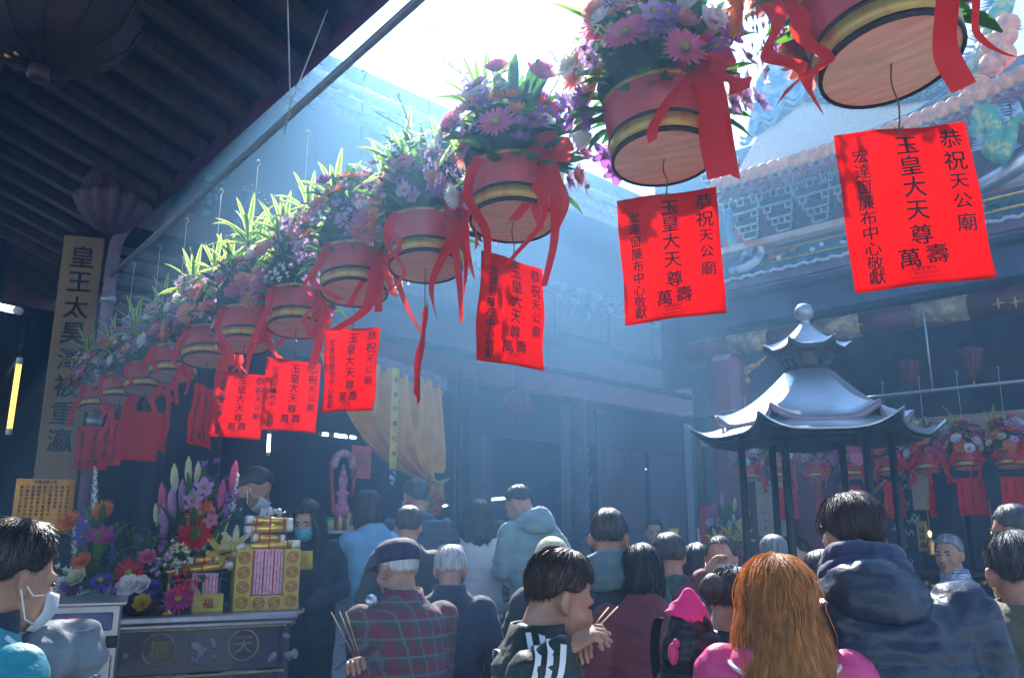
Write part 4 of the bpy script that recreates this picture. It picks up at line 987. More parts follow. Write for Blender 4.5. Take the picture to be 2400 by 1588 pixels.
# gold paper stacks
yel = mat('yellow_joss_paper', (.55, .42, .06), .6, var=.12, scale=20); redink = mat('red_print', (.5, .05, .04), .6); pinkp = mat('pink_print_paper', (.7, .42, .52), .6, var=.2, scale=60); goldf = mat('gold_foil_roll', (.8, .5, .1), .28, metal=.7, var=.25, scale=14); whitep = mat('white_roll_end', (.7, .66, .6), .6)
def roll(mb, c, L, r, ax):
    c = Vector(c); a = Vector(ax).normalized(); mb.m = 0; mb.tube([c - a * L * .36, c + a * L * .36], r, 12); mb.m = 1
    for q in (-1, 1): mb.tube([c + a * q * L * .365, c + a * q * L * .5], r * .98, 12)
    mb.m = 2
    for q in (-.3, .0, .3): mb.tube([c + a * (q * L - .004), c + a * (q * L + .004)], r * 1.03, 12)
    mb.m = 0
def joss_block(name, label, px, back, W, Hgt, D, big):
    p = on_table(px, 0, back); t = thing(name, label, 'joss paper', p, TYW)
    b = W * .25
    m = MB(); m.box((-W / 2 + b / 2, D / 2, Hgt / 2), (b, D, Hgt), None, .004); m.box((W / 2 - b / 2, D / 2, Hgt / 2), (b, D, Hgt), None, .004); m.box((0, D / 2, Hgt * .12 + .0), (W - 2 * b - .001, D, Hgt * .24), None, .004)
    fr = m.build('yellow_paper_frame', yel, t, smooth=False)
    m = MB()
    pts = [(-W / 2 + b / 2, z) for z in (.14, .38, .62, .86)] + [(W / 2 - b / 2, z) for z in (.14, .38, .62, .86)] + [(-W * .12, .12), (W * .12, .12)]
    for x, z in pts:
        c = Vector((x, -.003, z * Hgt)); r = W * .085
        for rr in (r, r * .62):
            m.tube([c + Vector((rr * math.cos(a) * 1.05, 0, rr * math.sin(a))) for a in [k / 16 * 2 * math.pi for k in range(17)]], .0022, 4)
        m.tube([c + Vector((-r, 0, -r * .5)), c + Vector((r, 0, r * .5))], .002, 4)
    m.build('red_medallion', redink, fr)
    m = MB(); m.box((0, D / 2 + .012, Hgt * .62), (W - 2 * b - .004, D - .03, Hgt * .74), None, .003); pk = m.build('pink_paper', pinkp, t, smooth=False)
    m = MB()
    for k in range(9): m.box((-(W / 2 - b) + (k + .6) * (W - 2 * b) / 9.6, .0255, Hgt * .62), (.003 + .005 * (k % 3 == 0), .002, Hgt * .7))
    m.build('red_column_print', redink, pk, smooth=False)
    if big:
        for q, (z, n, L) in enumerate(((Hgt + .016, 2, W * 1.0), (Hgt + .055, 2, W * .5), (Hgt + .105, 2, W * .74), (Hgt + .145, 2, W * .72))):
            for j in range(n):
                m = MB(); roll(m, (0, .05 + j * .07, z), L, .022, (1, 0, .05 * (-1) ** q)); m.build('foil_roll', [goldf, whitep, redink], t)
        m = MB()
        for k in range(40): m.ell((r_.uniform(-.05, .07), r_.uniform(.02, .12), Hgt + .175 + r_.uniform(-.01, .03)), (.02, .006, .008), rot3(r_.random() * 3, r_.random() * 3, r_.random() * 3), 6, 4)
        m.build('crumpled_wrap', mat('crumpled_silver', (.55, .55, .6), .3, metal=.3), t)
    return t
joss_block('joss_paper_block', 'large yellow joss paper block with red medallions and gold rolls on top', 615, .1, .33, .31, .22, True)
p = on_table(470, 0, .1); t = thing('joss_paper_block', 'small joss paper bundle of pink print on a yellow base with gold rolls across', 'joss paper', p, TYW)
m = MB(); m.box((.02, .07, .045), (.15, .14, .09), None, .004); m.build('yellow_base', yel, t, smooth=False)
m = MB(); m.box((0, .075, .14), (.125, .12, .1), None, .003); pk = m.build('pink_paper', pinkp, t, smooth=False)
m = MB(); 
for k in range(7): m.box((-.05 + k * .017, .013, .14), (.004, .002, .095))
write(m, '福', .02, .045, .05, lambda u, v: Vector((u, -.002, v)), bold=.02); m.build('red_print', redink, pk, smooth=False)
m = MB(); roll(m, (-.02, .04, .215), .31, .017, (1, 0, .12)); roll(m, (-.01, .1, .225), .3, .017, (1, 0, .1)); roll(m, (-.01, .06, .258), .15, .016, (1, 0, .1)); m.build('foil_roll', [goldf, whitep, redink], t)
p = on_table(385, 0, .06); t = thing('brass_candlestick', 'slim brass candlestick on the left half of the altar table', 'candlestick', p)
m = MB(); m.lathe([(.035, .001), (.035, .01), (.012, .03), (.01, .08), (.018, .1), (.01, .12), (.009, .17), (.03, .2), (.032, .215), (.01, .2)], 16); m.build('brass_stem', mat('brass', (.6, .36, .14), .3, metal=.9), t)
p = on_table(437, 0, .3); t = thing('paper_pennant', 'purple striped paper stick with a gold cup top behind the small joss bundle', 'offering', p)
m = MB(); m.box((0, 0, .12), (.035, .012, .2), None, .004); m.build('striped_stem', mat('lilac_stripe', (.4, .3, .5), .5, col2=(.7, .66, .7), scale=60, sx=(3, 1, .1)), t, smooth=False)
m = MB(); m.lathe([(.006, .21), (.02, .23), (.028, .27), (.024, .27), (.005, .24)], 12); m.build('gold_cup', gold, t)
p = on_table(462, 0, .36); t = thing('folded_blue_paper', 'pointed pale blue folded paper behind the small joss bundle', 'paper', p)
m = MB(); m.prism([(-.1, 0, .0), (.09, 0, .0), (.095, 0, .16), (.05, 0, .1), (-.08, 0, .06)], (0, .02, 0)); m.build('folded_sheet', mat('blue_foil', (.2, .4, .55), .4), t, smooth=False)
p = on_table(505, 0, .4); t = thing('pink_hoop_handle', 'thin pink hoop handle standing between the two joss stacks', 'handle', p)
m = MB(); m.tube([Vector((.09 * math.cos(a), 0, .22 + .07 * math.sin(a))) for a in [k / 14 * math.pi for k in range(15)]] + [Vector((-.09, 0, .005))], .006, 6); m.build('hoop', mat('pink_plastic', (.7, .16, .2), .4), t)

# flower arrangements on the table
def arrangement(name, label, pos, seed, items, leaves, W, Hh_, pot=None, cat='flower arrangement', lilybuds=0):
    r_ = random.Random(seed); t = thing(name, label, cat, pos)
    if pot: m = MB(); m.lathe(pot[0], 20); m.build('vase', pot[1], t)
    z0 = .1
    m = MB()
    for k in range(leaves):
        a, e = r_.uniform(0, 6.28), r_.uniform(.0, 1.4); d = Vector((math.cos(a) * math.cos(e), math.sin(a) * math.cos(e), math.sin(e))); u = r_.random()
        b = Vector((d.x * W * .6 * u, d.y * W * .6 * u, z0 + Hh_ * u * d.z * .8)); m.m = r_.choice((0, 0, 1)); blade(m, b, d + Vector((0, 0, .4)), r_.uniform(.12, .24), r_.uniform(.025, .05), r_.uniform(.3, 1.3), r_, 4)
    m.build('foliage', [leaf_d, leaf_m], t)
    for kind, col, x, y, z, sz in items:
        p = Vector((x, y, z)); n = Vector((x * .8, -.6 - abs(y) * .2, .35)) if kind not in ('bud', 'spike') else Vector((x * .6, -.1, 1))
        m = MB(); m.tube(bez([(0, 0, .05), Vector((x * .4, y * .4, z * .5)), p + Vector((0, .01, -.005))], 4), .003, 4); st = m.build('stem', leaf_m, t)
        flower(t, kind, col, p, n, sz, r_)
    return t
vw = ([(.04, .001), (.075, .02), (.085, .08), (.08, .12), (.06, .13)], mat('pale_vase', (.5, .55, .58), .35))
L1 = [('mum', 'orange', -.13, -.03, .44, 1.7), ('mum', 'orange', .0, .02, .49, 1.7), ('mum', 'orange', -.03, -.08, .25, 1.5), ('orchid', 'violet', -.04, -.06, .37, 1.5), ('orchid', 'magenta', .03, -.03, .38, 1.6), ('spike', 'white', -.05, .02, .48, 1.9), ('spike', 'white', -.1, -.03, .28, 1.6), ('spike', 'violet', .08, -.02, .22, 1.3),
      ('rose', 'cream', -.03, -.1, .18, 1.2), ('mum', 'purple', -.05, -.11, .13, 1.6), ('mum', 'white', -.08, -.12, .07, 1.7), ('mum', 'white', .01, -.13, .06, 1.7), ('spray', 'white', -.17, -.07, .12, 1.6), ('rose', 'white', -.12, -.1, .14, 1.1), ('gerbera', 'violet', .07, -.08, .17, 1.1), ('spray', 'cream', -.19, -.05, .08, 1.6), ('orchid', 'violet', .1, -.05, .12, 1.2)]
arrangement('flower_vase', 'vase of orange chrysanthemums, violet and white flowers behind the donation box', on_table(212, 0, .16) + Vector((0, 0, .0)), 21, L1, 70, .26, .4, vw)
L2 = [('gerbera', 'red', -.03, -.06, .2, 1.5), ('gerbera', 'red', -.12, -.08, .02, 1.6), ('rose', 'white', 0, -.1, .13, 1.5), ('rose', 'white', .05, -.09, .14, 1.2), ('mum', 'violet', .1, -.08, .13, 1.3), ('rose', 'yellow', .07, -.1, .06, 1.1), ('gerbera', 'magenta', .22, -.06, .08, 1.4), ('spray', 'purple', .05, .0, .3, 1.6), ('spray', 'mauve', .09, .02, .26, 1.4), ('rose', 'pink', .05, -.05, .27, 1.0), ('spray', 'cream', .17, -.03, .29, 1.1), ('spray', 'red', .24, -.03, .14, 1.1)]
arrangement('flower_basket', 'low table bouquet of red gerberas, white roses and blue blooms', on_table(318, 0, .1), 22, L2, 46, .22, .24, ([(.05, .001), (.09, .03), (.1, .07), (.07, .075)], wood_brown), 'flower arrangement')
L3 = [('bud', 'pink', -.16, -.03, .5, 2.0), ('bud', 'mauve', -.1, -.05, .46, 2.2), ('bud', 'mauve', -.07, 0, .52, 2.0), ('bud', 'cream', -.12, 0, .62, 1.8), ('bud', 'cream', -.05, 0, .66, 1.8), ('bud', 'cream', .0, 0, .64, 1.7), ('bud', 'pink', .19, 0, .62, 2.0), ('bud', 'pink', .14, -.02, .52, 2.0), ('orchid', 'mauve', .03, -.06, .56, 1.8), ('spray', 'purple', .09, .0, .62, 2.0), ('spray', 'purple', .12, -.03, .54, 1.6),
      ('gerbera', 'orange', .06, -.08, .49, 1.5), ('gerbera', 'red', .06, -.12, .38, 1.9), ('orchid', 'pink', .13, -.06, .46, 1.4), ('spike', 'white', .2, 0, .5, 1.7), ('lily', 'yellow', .2, -.08, .28, 1.4), ('lily', 'cream', .25, -.06, .32, 1.3), ('lily', 'yellow', .26, -.03, .24, 1.2), ('spray', 'white', .1, -.1, .28, 1.3), ('bud', 'cream', -.2, 0, .44, 1.4), ('bud', 'mauve', -.13, -.06, .38, 2.2), ('rose', 'cream', .02, -.08, .27, .8)]
arrangement('lily_arrangement', 'large dark leafy lily arrangement with a red gerbera in the middle of the altar table', on_table(432, 0, .34), 23, L3, 150, .34, .62, ([(.06, .001), (.1, .05), (.11, .13), (.08, .16), (.09, .18)], mat('dark_vase', (.05, .06, .08), .3)))

# ================================================================ THINGS IN THE MAIN HALL
cu_n = FN - .32
def mp(px, py, n=cu_n): return on_plane(px, py, MH(0, n, 0), MN)
cur = thing('yellow_curtain', 'big yellow temple curtain swept aside and tied at its lower right corner', 'curtain', MH(mh_at(900, cu_n), cu_n, TZ))
cw = mat('yellow_satin', (.95, .42, .015), .5, var=.15, scale=4, trans=.15, tcol=(1, .5, .03))
G_ = mp(1003, 1112); Tr, Tl = mp(1031, 895), mp(735, 800)
def cfn(u, v):
    a = lerp(Tr, Tl, u); e = lerp(mp(1030, 1080), G_, min(1, u * 4)); e = e + Vector((0, 0, -.1 * sstep(.3, 1, u)))
    c = Vector((lerp(a.x, e.x, .25), lerp(a.y, e.y, .25), lerp(a.z, e.z, .72 + .1 * u))) if u > .12 else lerp(a, e, .5)
    p = (1 - v) ** 2 * a + 2 * v * (1 - v) * c + v * v * e
    f = math.sin(u * 62 + 3 * math.sin(v * 3 + u * 5)) * .075 * (1 - v * .55) + math.sin(u * 23 + v * 4) * .06
    return p + MN * f + Vector((0, 0, f * .5 * v))
m = MB(); m.grid(cfn, 170, 26); m.build('swag', cw, cur, world=True)
m = MB(); m.grid(lambda u, v: lerp(mp(990 + 35 * u, 1112), mp(985 + 42 * u, 1152), v) + MN * (.07 * math.sin(u * 16)), 22, 6); m.build('tail', cw, cur, world=True)
m = MB(); m.tube([mp(985, 1108) - MN * .1, mp(1003, 1118) - MN * .16, mp(1028, 1108) - MN * .1], .035, 8); m.build('tie_band', gold, cur, world=True)
m = MB(); m.prism([mp(735, 780), mp(1035, 872), mp(1035, 902), mp(735, 812)], MN * .06); m.build('pelmet', mat('mauve_pelmet', (.2, .14, .16), .6, var=.3), cur, smooth=False, world=True)
bn = thing('yellow_banner', 'narrow yellow banner with a column of characters in front of the curtain', 'banner', mp(908, 1100, cu_n - .4))
P0, P1 = mp(909, 850, cu_n - .4), mp(909, 1086, cu_n - .4); bw = (mp(917, 1000, cu_n - .4) - mp(900, 1000, cu_n - .4)).length; bhh = P0.z - P1.z
myaw = math.atan2(ME.y, ME.x); bfn = lambda o: (lambda u, v: P1 + ME * u + Vector((0, 0, v)) - MN * o)
m = MB(); m.slab(lambda u, v: bfn(0)((u - .5) * bw, v * bhh), 2, 12, .004); m.build('cloth', mat('yellow_banner_cloth', (.85, .58, .05), .6, var=.1), bn, world=True)
m = MB(); write_col(m, '南無阿彌陀佛', 0, bhh * .88, bw * .6, bhh * .145, bfn(.012), bold=.02); m.build('writing', redink, bn, smooth=False, world=True)
m = MB(); m.prism([bfn(0)(-bw * .6, -.01), bfn(0)(bw * .6, -.01), bfn(0)(0, -.32)], MN * .01); m.build('pointed_tip', mat('black_white_pattern', (.03, .04, .05), .6, col2=(.5, .52, .5), scale=14, lo=.5, hi=.56), bn, smooth=False, world=True)
# tube lights
def tube_light(label, p, q, r, mm, name='tube_light'):
    c = (p + q) / 2; t = thing(name, label, 'tube light', c); m = MB(); m.tube([p, q], r, 10); m.build('tube', mm, t, world=True)
    d = (q - p).normalized(); m = MB()
    for s_ in (p - d * .03, q + d * .03): m.tube([s_ - d * .03, s_ + d * .03], r * 1.15, 10)
    m.build('end_cap', white_paint, t, world=True); return t
def mseg(x0, y0, x1, y1, n): return mp(x0, y0, n), mp(x1, y1, n)
tube_light('white tube light cut by the left edge of the photo', at(-25, 704, 8.5), at(38, 718, 8.2), .035, tube_white)
tube_light('upright yellow tube light at the far left', at(44, 842, 7.8), at(22, 990, 7.8), .024, tube_warm)
tube_light('short upright white tube light under the bright red tags', *mseg(623, 1005, 621, 1046, 4.5), .028, tube_white)
tube_light('bright slanting white tube light right of the hazy round lantern', *mseg(1240, 929, 1282, 938, 4.5), .03, tube_white)
tube_light('white tube light beside the man in the grey hoodie', *mseg(1130, 1156, 1174, 1151, 4.5), .028, tube_white)
tube_light('upright warm tube light between the dragon column and the side hall', *mseg(1422, 1032, 1423, 1082, 4.0), .02, tube_warm)
tube_light('dim pale tube light right of the dragon column', *mseg(1424, 966, 1506, 973, 3.6), .018, mat('tube_light_dim', (.5, .75, .8), emit=1.6))
tube_light('small dim tube light below the warm upright one', *mseg(1488, 1084, 1530, 1090, 4.0), .016, mat('tube_light_dim', (.5, .75, .8), emit=1.6))
tube_light('white tube light left of the curtain above the pink shrine', *mseg(772, 1006, 802, 1010, 5.0), .035, tube_white)
tube_light('short white tube light beside the lower edge of the curtain', *mseg(806, 1010, 822, 1012, 5.0), .03, tube_white)
tube_light('short white tube light behind the bright red tag', *mseg(744, 1004, 758, 1005, 5.0), .035, tube_white)
tube_light('small white lamp behind the sunflower bunch', *mseg(1018, 1171, 1034, 1169, 4.2), .02, tube_white)
# lanterns
def lantern(label, c, r, h, prof, mm, drop, rib=None, tas=None):
    t = thing('hanging_lantern', label, 'lantern', c); m = MB(); m.lathe([(a * r, b * h) for a, b in prof], 20); sh = m.build('lantern_shade', mm, t)
    m = MB()
    for k in range(12):
        a = k * math.pi / 6; m.tube([(q * r * 1.01 * math.cos(a), q * r * 1.01 * math.sin(a), b * h) for q, b in prof], .006, 4)
    m.build('ribs', rib or gold, sh); m = MB(); m.tube([(0, 0, prof[-1][1] * h), (0, 0, prof[-1][1] * h + drop)], .008, 5); m.build('cord', black_iron, t)
    m = MB(); m.lathe([(.02 * r / .2, prof[0][1] * h - .25 * h), (.12 * r, prof[0][1] * h - .2 * h), (.1 * r, prof[0][1] * h - .02 * h)], 10); m.build('tassel', tas or gold, t); return t
redl = mat('red_lantern_silk', (.42, .06, .07), .6, trans=.4, tcol=(.7, .1, .08), var=.2)
rp = [(.35, -.9), (.75, -.7), (.98, -.25), (1, .1), (.85, .6), (.55, .88), (.35, .95)]
lantern('hazy round red lantern hanging in the main hall doorway', mp(1195, 935, 1.2), .27, .27, rp, mat('dim_red_silk', (.2, .04, .05), .6, trans=.3, tcol=(.4, .06, .06), var=.3), 1.6, wood_brown, wood_brown)
cp_ = [(.15, -1), (.3, -.85), (.6, -.1), (.85, .5), (1, .85), (.6, 1.0)]
lantern('left hazy cone shaped lantern above the side hall rail', gp(2106, 868, 1.6), .15, .2, cp_, _M['dim_red_silk'], .8, wood_brown)
lantern('right hazy cone shaped lantern above the side hall rail', gp(2248, 842, 1.6), .15, .2, cp_, _M['dim_red_silk'], .8, wood_brown)
c = at(110, 22, 4.0); lantern('large dark lantern with an orange gold pendant in the top left corner', c, .42, .3, [(.12, -1), (.5, -.85), (.85, -.4), (1, .1), (.9, .6), (.5, .9)], mat('dark_lantern', (.025, .016, .02), .6, var=.5), .9, black_iron, wood_brown)
m = MB(); q = at(70, 78, 3.9); r_ = random.Random(9)
for k in range(60): m.ell(q + Vector((r_.gauss(0, .04), r_.gauss(0, .03), r_.gauss(0, .045))), (.016, .016, .016), None, 6, 4)
m.tube([q + Vector((0, 0, .06)), q + Vector((0, 0, .35))], .004, 5)
tag(m.build('gold_ornament', mat('orange_gold_ornament', (.9, .5, .06), .4)), 'knobbly orange gold ornament hanging in the top left corner', 'ornament')
# pink paper lotus shrine, sunflower bunch, small red sign
p = mp(790, 1190, 1.6); t = thing('paper_shrine', 'tall pink and red paper lotus shrine with an arched top left of the curtain', 'shrine', p)
pk_ = mat('pink_paper_lotus', (.6, .18, .3), .6, var=.4, scale=20); rd_ = mat('red_shrine', (.45, .05, .05), .6, var=.3, scale=14)
h_ = mp(790, 1045, 1.6).z - p.z; sw = (mp(815, 1100, 1.6) - mp(765, 1100, 1.6)).length
m = MB(); m.lathe([(sw * .3, 0), (sw * .3, h_ * .14), (sw * .2, h_ * .16), (sw * .22, h_ * .3), (sw * .3, h_ * .34), (sw * .14, h_ * .4), (sw * .2, h_ * .55), (sw * .1, h_ * .7), (.01, h_ * .8)], 14); m.build('lotus_pedestal', pk_, t)
m = MB()
for s_ in (-1, 1): m.box(ME * s_ * sw * .48 + Vector((0, 0, h_ * .42)), (sw * .13, .05, h_ * .84), rot3(0, s_ * .12, myaw), .01)
m.build('side_pillar', rd_, t, smooth=False)
m = MB()
for k in range(26):
    a = k / 25 * math.pi; c = ME * (math.cos(a) * sw * .42) + Vector((0, 0, h_ * .78 + math.sin(a) * h_ * .2)); m.ell(c, (.06, .05, .06), None, 8, 5)
m.build('arch', mat('pale_pink_carving', (.5, .28, .26), .6, var=.4, scale=20), t)
p = mp(835, 1093, 1.8); t = thing('red_sign', 'small square red sign under the lower edge of the curtain', 'sign', p); m = MB(); m.box((0, 0, .16), (.36, .02, .5), rz3(myaw), .005); m.build('sign_board', mat('coral_sign', (.65, .12, .07), .6, var=.15), t, smooth=False)
m = MB(); write(m, '光明燈', 0, .16, .1, lambda u, v: ME * u + Vector((0, 0, v)) - MN * .015); m.build('writing', gold, t, smooth=False)
p = mp(1005, 1190, 1.2); L4 = [('gerbera', 'yellow', -.08, -.1, .2, 2.2), ('gerbera', 'orange', .04, -.1, .2, 2.2), ('gerbera', 'orange', .0, -.06, .34, 1.9), ('gerbera', 'orange', .02, -.12, .1, 1.6), ('rose', 'orange', .12, -.06, .24, 1.5)]
arrangement('flower_bunch', 'bunch of orange sunflower-like gerberas below the curtain tie', p - Vector((0, 0, .05)), 31, L4, 40, .3, .3, ([(.06, .001), (.1, .05), (.08, .1)], mat('dark_vase', (.05, .06, .08))))
# offering table with heaped offerings behind the woman in the mask
q0, q1 = mp(715, 1196, 1.3), mp(905, 1205, 1.3); q1.z = q0.z
ot = thing('offering_table', 'long pale edged offering table in the main hall heaped with goods', 'table', (q0.x, q0.y, TZ), math.atan2((q1 - q0).y, (q1 - q0).x)); OL = (Vector((q1.x, q1.y, 0)) - Vector((q0.x, q0.y, 0))).length; OH = q0.z - TZ - .2
m = MB(); m.box((OL / 2, .3, OH), (OL, .7, .05), None, .01); m.build('table_top', mat('pale_table', (.45, .42, .4), .5), ot, smooth=False)
for x in (.06, OL - .06):
    for y in (.02, .58): m = MB(); m.box((x, y, OH / 2 - .014), (.06, .06, OH - .03), None, .006); m.build('leg', wood_dark, ot, smooth=False)
r_ = random.Random(12); oc = [yel, mat('red_packet', (.5, .05, .05), .5), pinkp, whitep, goldf, mat('green_packet', (.1, .3, .14), .5), mat('blue_packet', (.1, .2, .4), .5)]
on = ['yellow', 'red', 'pink', 'white', 'gold', 'green', 'blue']
for k in range(16):
    ci = (k * 3 + k // 7) % 7; x = .08 + k * (OL - .16) / 15; W_, H_ = r_.uniform(.1, .16), r_.uniform(.12, .26); M4 = MAT[ot.name]; pos = M4 @ Vector((x, .12 + .14 * (k % 2), OH + .026))
    t = thing('offering_packet', 'small ' + on[ci] + ' offering packet heaped on the hall table', 'offering', pos, ot.rotation_euler.z + r_.uniform(-.3, .3), 'offerings on the hall table')
    m = MB()
    if k % 3 == 0: m.lathe([(W_ * .3, 0), (W_ * .4, .01), (W_ * .4, H_ * .6), (W_ * .15, H_ * .8), (W_ * .17, H_)], 14); m.build('bottle', oc[ci], t)
    else:
        m.box((0, 0, H_ / 2), (W_, .1, H_), None, .008); b_ = m.build('packet', oc[ci], t, smooth=False); m = MB(); m.box((0, -.052, H_ * .5), (W_ * .6, .004, H_ * .5)); m.build('printed_panel', oc[(ci + 2) % 7], b_, smooth=False)
# gold paper pile behind the altar table
p = on_table(665, 0, 1.1); t = thing('joss_paper_pile', 'distant pile of striped gold joss paper rolls on a yellow crate', 'joss paper', Vector((p.x, p.y, TZ)), TYW); zz = at(665, 1230, p.length).z - TZ
m = MB(); m.box((0, 0, (TOP - TZ + .1) / 2), (.3, .24, TOP - TZ + .1), None, .01); m.build('crate', yel, t, smooth=False)
for k in range(7):
    m = MB(); roll(m, (.01 * (k % 2), -.06 + .06 * (k % 3), TOP - TZ + .12 + .032 * k), .3 - .012 * k, .018, (1, 0, .03)); m.build('foil_roll', [goldf, whitep, redink], t)
# railing at the terrace edge
def railing(label, a, b, h):
    t = thing('terrace_railing', label, 'railing', a); d = (b - a); L = d.length; d = d.normalized(); up = Vector((0, 0, 1)); yw = math.atan2(d.y, d.x)
    m = MB(); m.box((a + b) / 2 + up * (h - .03), (L, .07, .06), rz3(yw), .012); m.build('top_rail', steel_dull, t, smooth=False, world=True)
    for zz in (h - .2, .12): m = MB(); m.tube([a + up * zz, b + up * zz], .018, 8); m.build('cross_rail', steel, t, world=True)
    n = max(2, int(L / .55))
    for k in range(n + 1): c = lerp(a, b, k / n); m = MB(); m.box(c + up * h / 2, (.04, .04, h - .062), rz3(yw), .006); m.build('post', steel_dull, t, smooth=False, world=True)
    for k in range(n):
        m = MB(); c0, c1 = lerp(a, b, (k + .12) / n), lerp(a, b, (k + .88) / n)
        for j in range(5):
            P = [lerp(c0, c1, .5 + .42 * math.sin(u * 6.28 + j)) + up * lerp(.16, h - .26, (j + .5 + .45 * math.cos(u * 6.28 * 1.0 + j * 2)) / 5) for u in [i / 18 for i in range(19)]]; m.tube(P, .009, 5)
        m.build('scroll_panel', steel_dull, t, world=True)
    for e in (a, b): m = MB(); m.lathe([(.03, 0), (.03, h + .02), (.02, h + .04)], 12, e); m.ell(e + up * (h + .07), (.042, .042, .042), None, 14, 9); m.build('end_post', steel, t, world=True)
ra, rb_ = at(860, 1370, 4.35), at(1215, 1362, 5.35); ra.z = rb_.z = TZ
railing('low grey metal railing with scroll panels at the terrace edge behind the elderly men', ra, rb_, .93)
ra2 = at(872, 1372, 4.3); ra2.z = 0; rb2 = at(935, 1420, 3.9); rb2.z = 0
# right side: lily stand, notice board, yellow paper, gold altar things
p = gp(1688, 1290, .4); p.z = 0; t0_ = thing('flower_stand', 'dark stand holding a lily bouquet beside the maroon column', 'stand', p); zt_ = gp(1688, 1285, .4).z
m = MB(); m.lathe([(.16, .004), (.16, .03), (.03, .06), (.025, zt_ - .04), (.14, zt_ - .02), (.14, zt_ - .002)], 16); m.build('stand_pole', black_iron, t0_)
L5 = [('lily', 'yellow', .0, -.1, .24, 2.2), ('lily', 'yellow', .13, -.1, .2, 2.2), ('lily', 'cream', .08, -.08, .34, 2.0), ('bud', 'mauve', -.05, 0, .6, 2.4), ('bud', 'cream', .1, 0, .55, 2.2), ('orchid', 'magenta', -.2, -.06, .5, 2.0), ('orchid', 'mauve', -.18, -.05, .38, 2.0), ('bud', 'cream', .25, 0, .42, 2.2), ('lily', 'yellow', -.16, -.05, .18, 2.0)]
arrangement('lily_arrangement', 'lily bouquet with yellow lilies in front of the maroon column', p + Vector((0, 0, zt_)), 33, L5, 110, .4, .5, ([(.06, .001), (.1, .05), (.08, .12)], mat('dark_vase', (.05, .06, .08))))
p = gp(1632, 1230, .5); t = thing('red_ribbon_sash', 'long bright red ribbon sash hanging left of the lily bouquet', 'ribbon', p); zt2, zb2 = gp(1635, 1170, .5).z, gp(1635, 1290, .5).z
m = MB(); m.tube([p + Vector((0, .02, 0)) * 0 + Vector((0, 0, zt2 - p.z + .05)) , Vector((p.x, p.y, zt2))], .006, 5)
m = MB(); strip_ribbon(m, [Vector((p.x, p.y, zt2)), Vector((p.x - .02, p.y, lerp(zt2, zb2, .5))), Vector((p.x + .02, p.y, zb2))], .13, GU); strip_ribbon(m, [Vector((p.x + .1, p.y, zt2)), Vector((p.x + .13, p.y - .02, lerp(zt2, zb2, .25)))], .12, GU); m.build('sash', ribbon_m, t, world=True)
def gboard(name, label, cat, x0, x1, y0, y1, n, mm, texts=()):
    t0, t1 = gt(gp(x0, 1200, n)), gt(gp(x1, 1200, n)); z0, z1 = gp((x0 + x1) / 2, y1, n).z, gp((x0 + x1) / 2, y0, n).z; c = GH((t0 + t1) / 2, n, z0)
    t = thing(name, label, cat, c, math.atan2(-GU.y, -GU.x)); W_ = abs(t1 - t0); H_ = z1 - z0
    m = MB(); m.box((0, .02, H_ / 2), (W_, .03, H_), None, .006); m.build('board', mm, t, smooth=False)
    if texts:
        m = MB()
        for ch, u, v, h in texts: write(m, ch, (u - .5) * W_, v * H_, h * H_, lambda a, b: Vector((a, .001, b)), bold=.015)
        m.build('writing', black_ink, t, smooth=False)
    return t
gboard('notice_board', 'beige upright board with sparse black marks behind the left pavilion posts', 'board', 1752, 1816, 1112, 1240, 1.0, mat('beige_board', (.42, .35, .24), .7, var=.12), (('品', .78, .35, .14), ('一', .3, .78, .1), ('一', .62, .8, .1), ('大', .3, .42, .06), ('吉', .3, .28, .06), ('利', .3, .15, .06)))
gboard('yellow_paper', 'small bright yellow paper sheet above the crowd', 'paper', 1547, 1566, 1222, 1252, .2, mat('bright_yellow_paper', (.75, .5, .03), .6))
gboard('pale_notice', 'narrow pale notice beside the red ribbon sash', 'notice', 1611, 1624, 1222, 1262, .5, mat('pale_notice_paper', (.5, .5, .52), .6))
gboard('framed_plaque', 'narrow yellowish framed plaque at right of the pavilion posts', 'plaque', 2118, 2142, 1205, 1275, 1.0, mat('tan_plaque', (.35, .27, .1), .6, var=.2), (('福', .5, .7, .2), ('祿', .5, .45, .2), ('壽', .5, .2, .2)))
gboard('red_lit_box', 'small glowing red box on the side hall altar', 'lamp box', 2166, 2188, 1292, 1308, .9, mat('red_lit_panel', (.8, .2, .12), emit=.35))
p = gp(2175, 1330, .8); p.z = 0; t = thing('side_altar', 'dark side altar with gilt carvings behind the man in the checked shirt', 'altar', p, math.atan2(-GU.y, -GU.x)); zt3 = gp(2175, 1320, .8).z
m = MB(); m.box((0, .25, zt3 - .03), (1.3, .5, .06), None, .01); m.build('altar_top', wood_brown, t, smooth=False)
m = MB(); m.box((0, .25, (zt3 - .06) / 2), (1.2, .42, zt3 - .07), None, .01); bd_ = m.build('altar_body', wood_dark, t, smooth=False)
m = MB(); r_ = random.Random(2)
for k in range(18): m.ell((-.55 + k * .065, .03, zt3 - .15 + r_.uniform(-.04, .04)), (.03, .01, .025), None, 8, 5)
m.build('gilt_carving', gold, bd_)
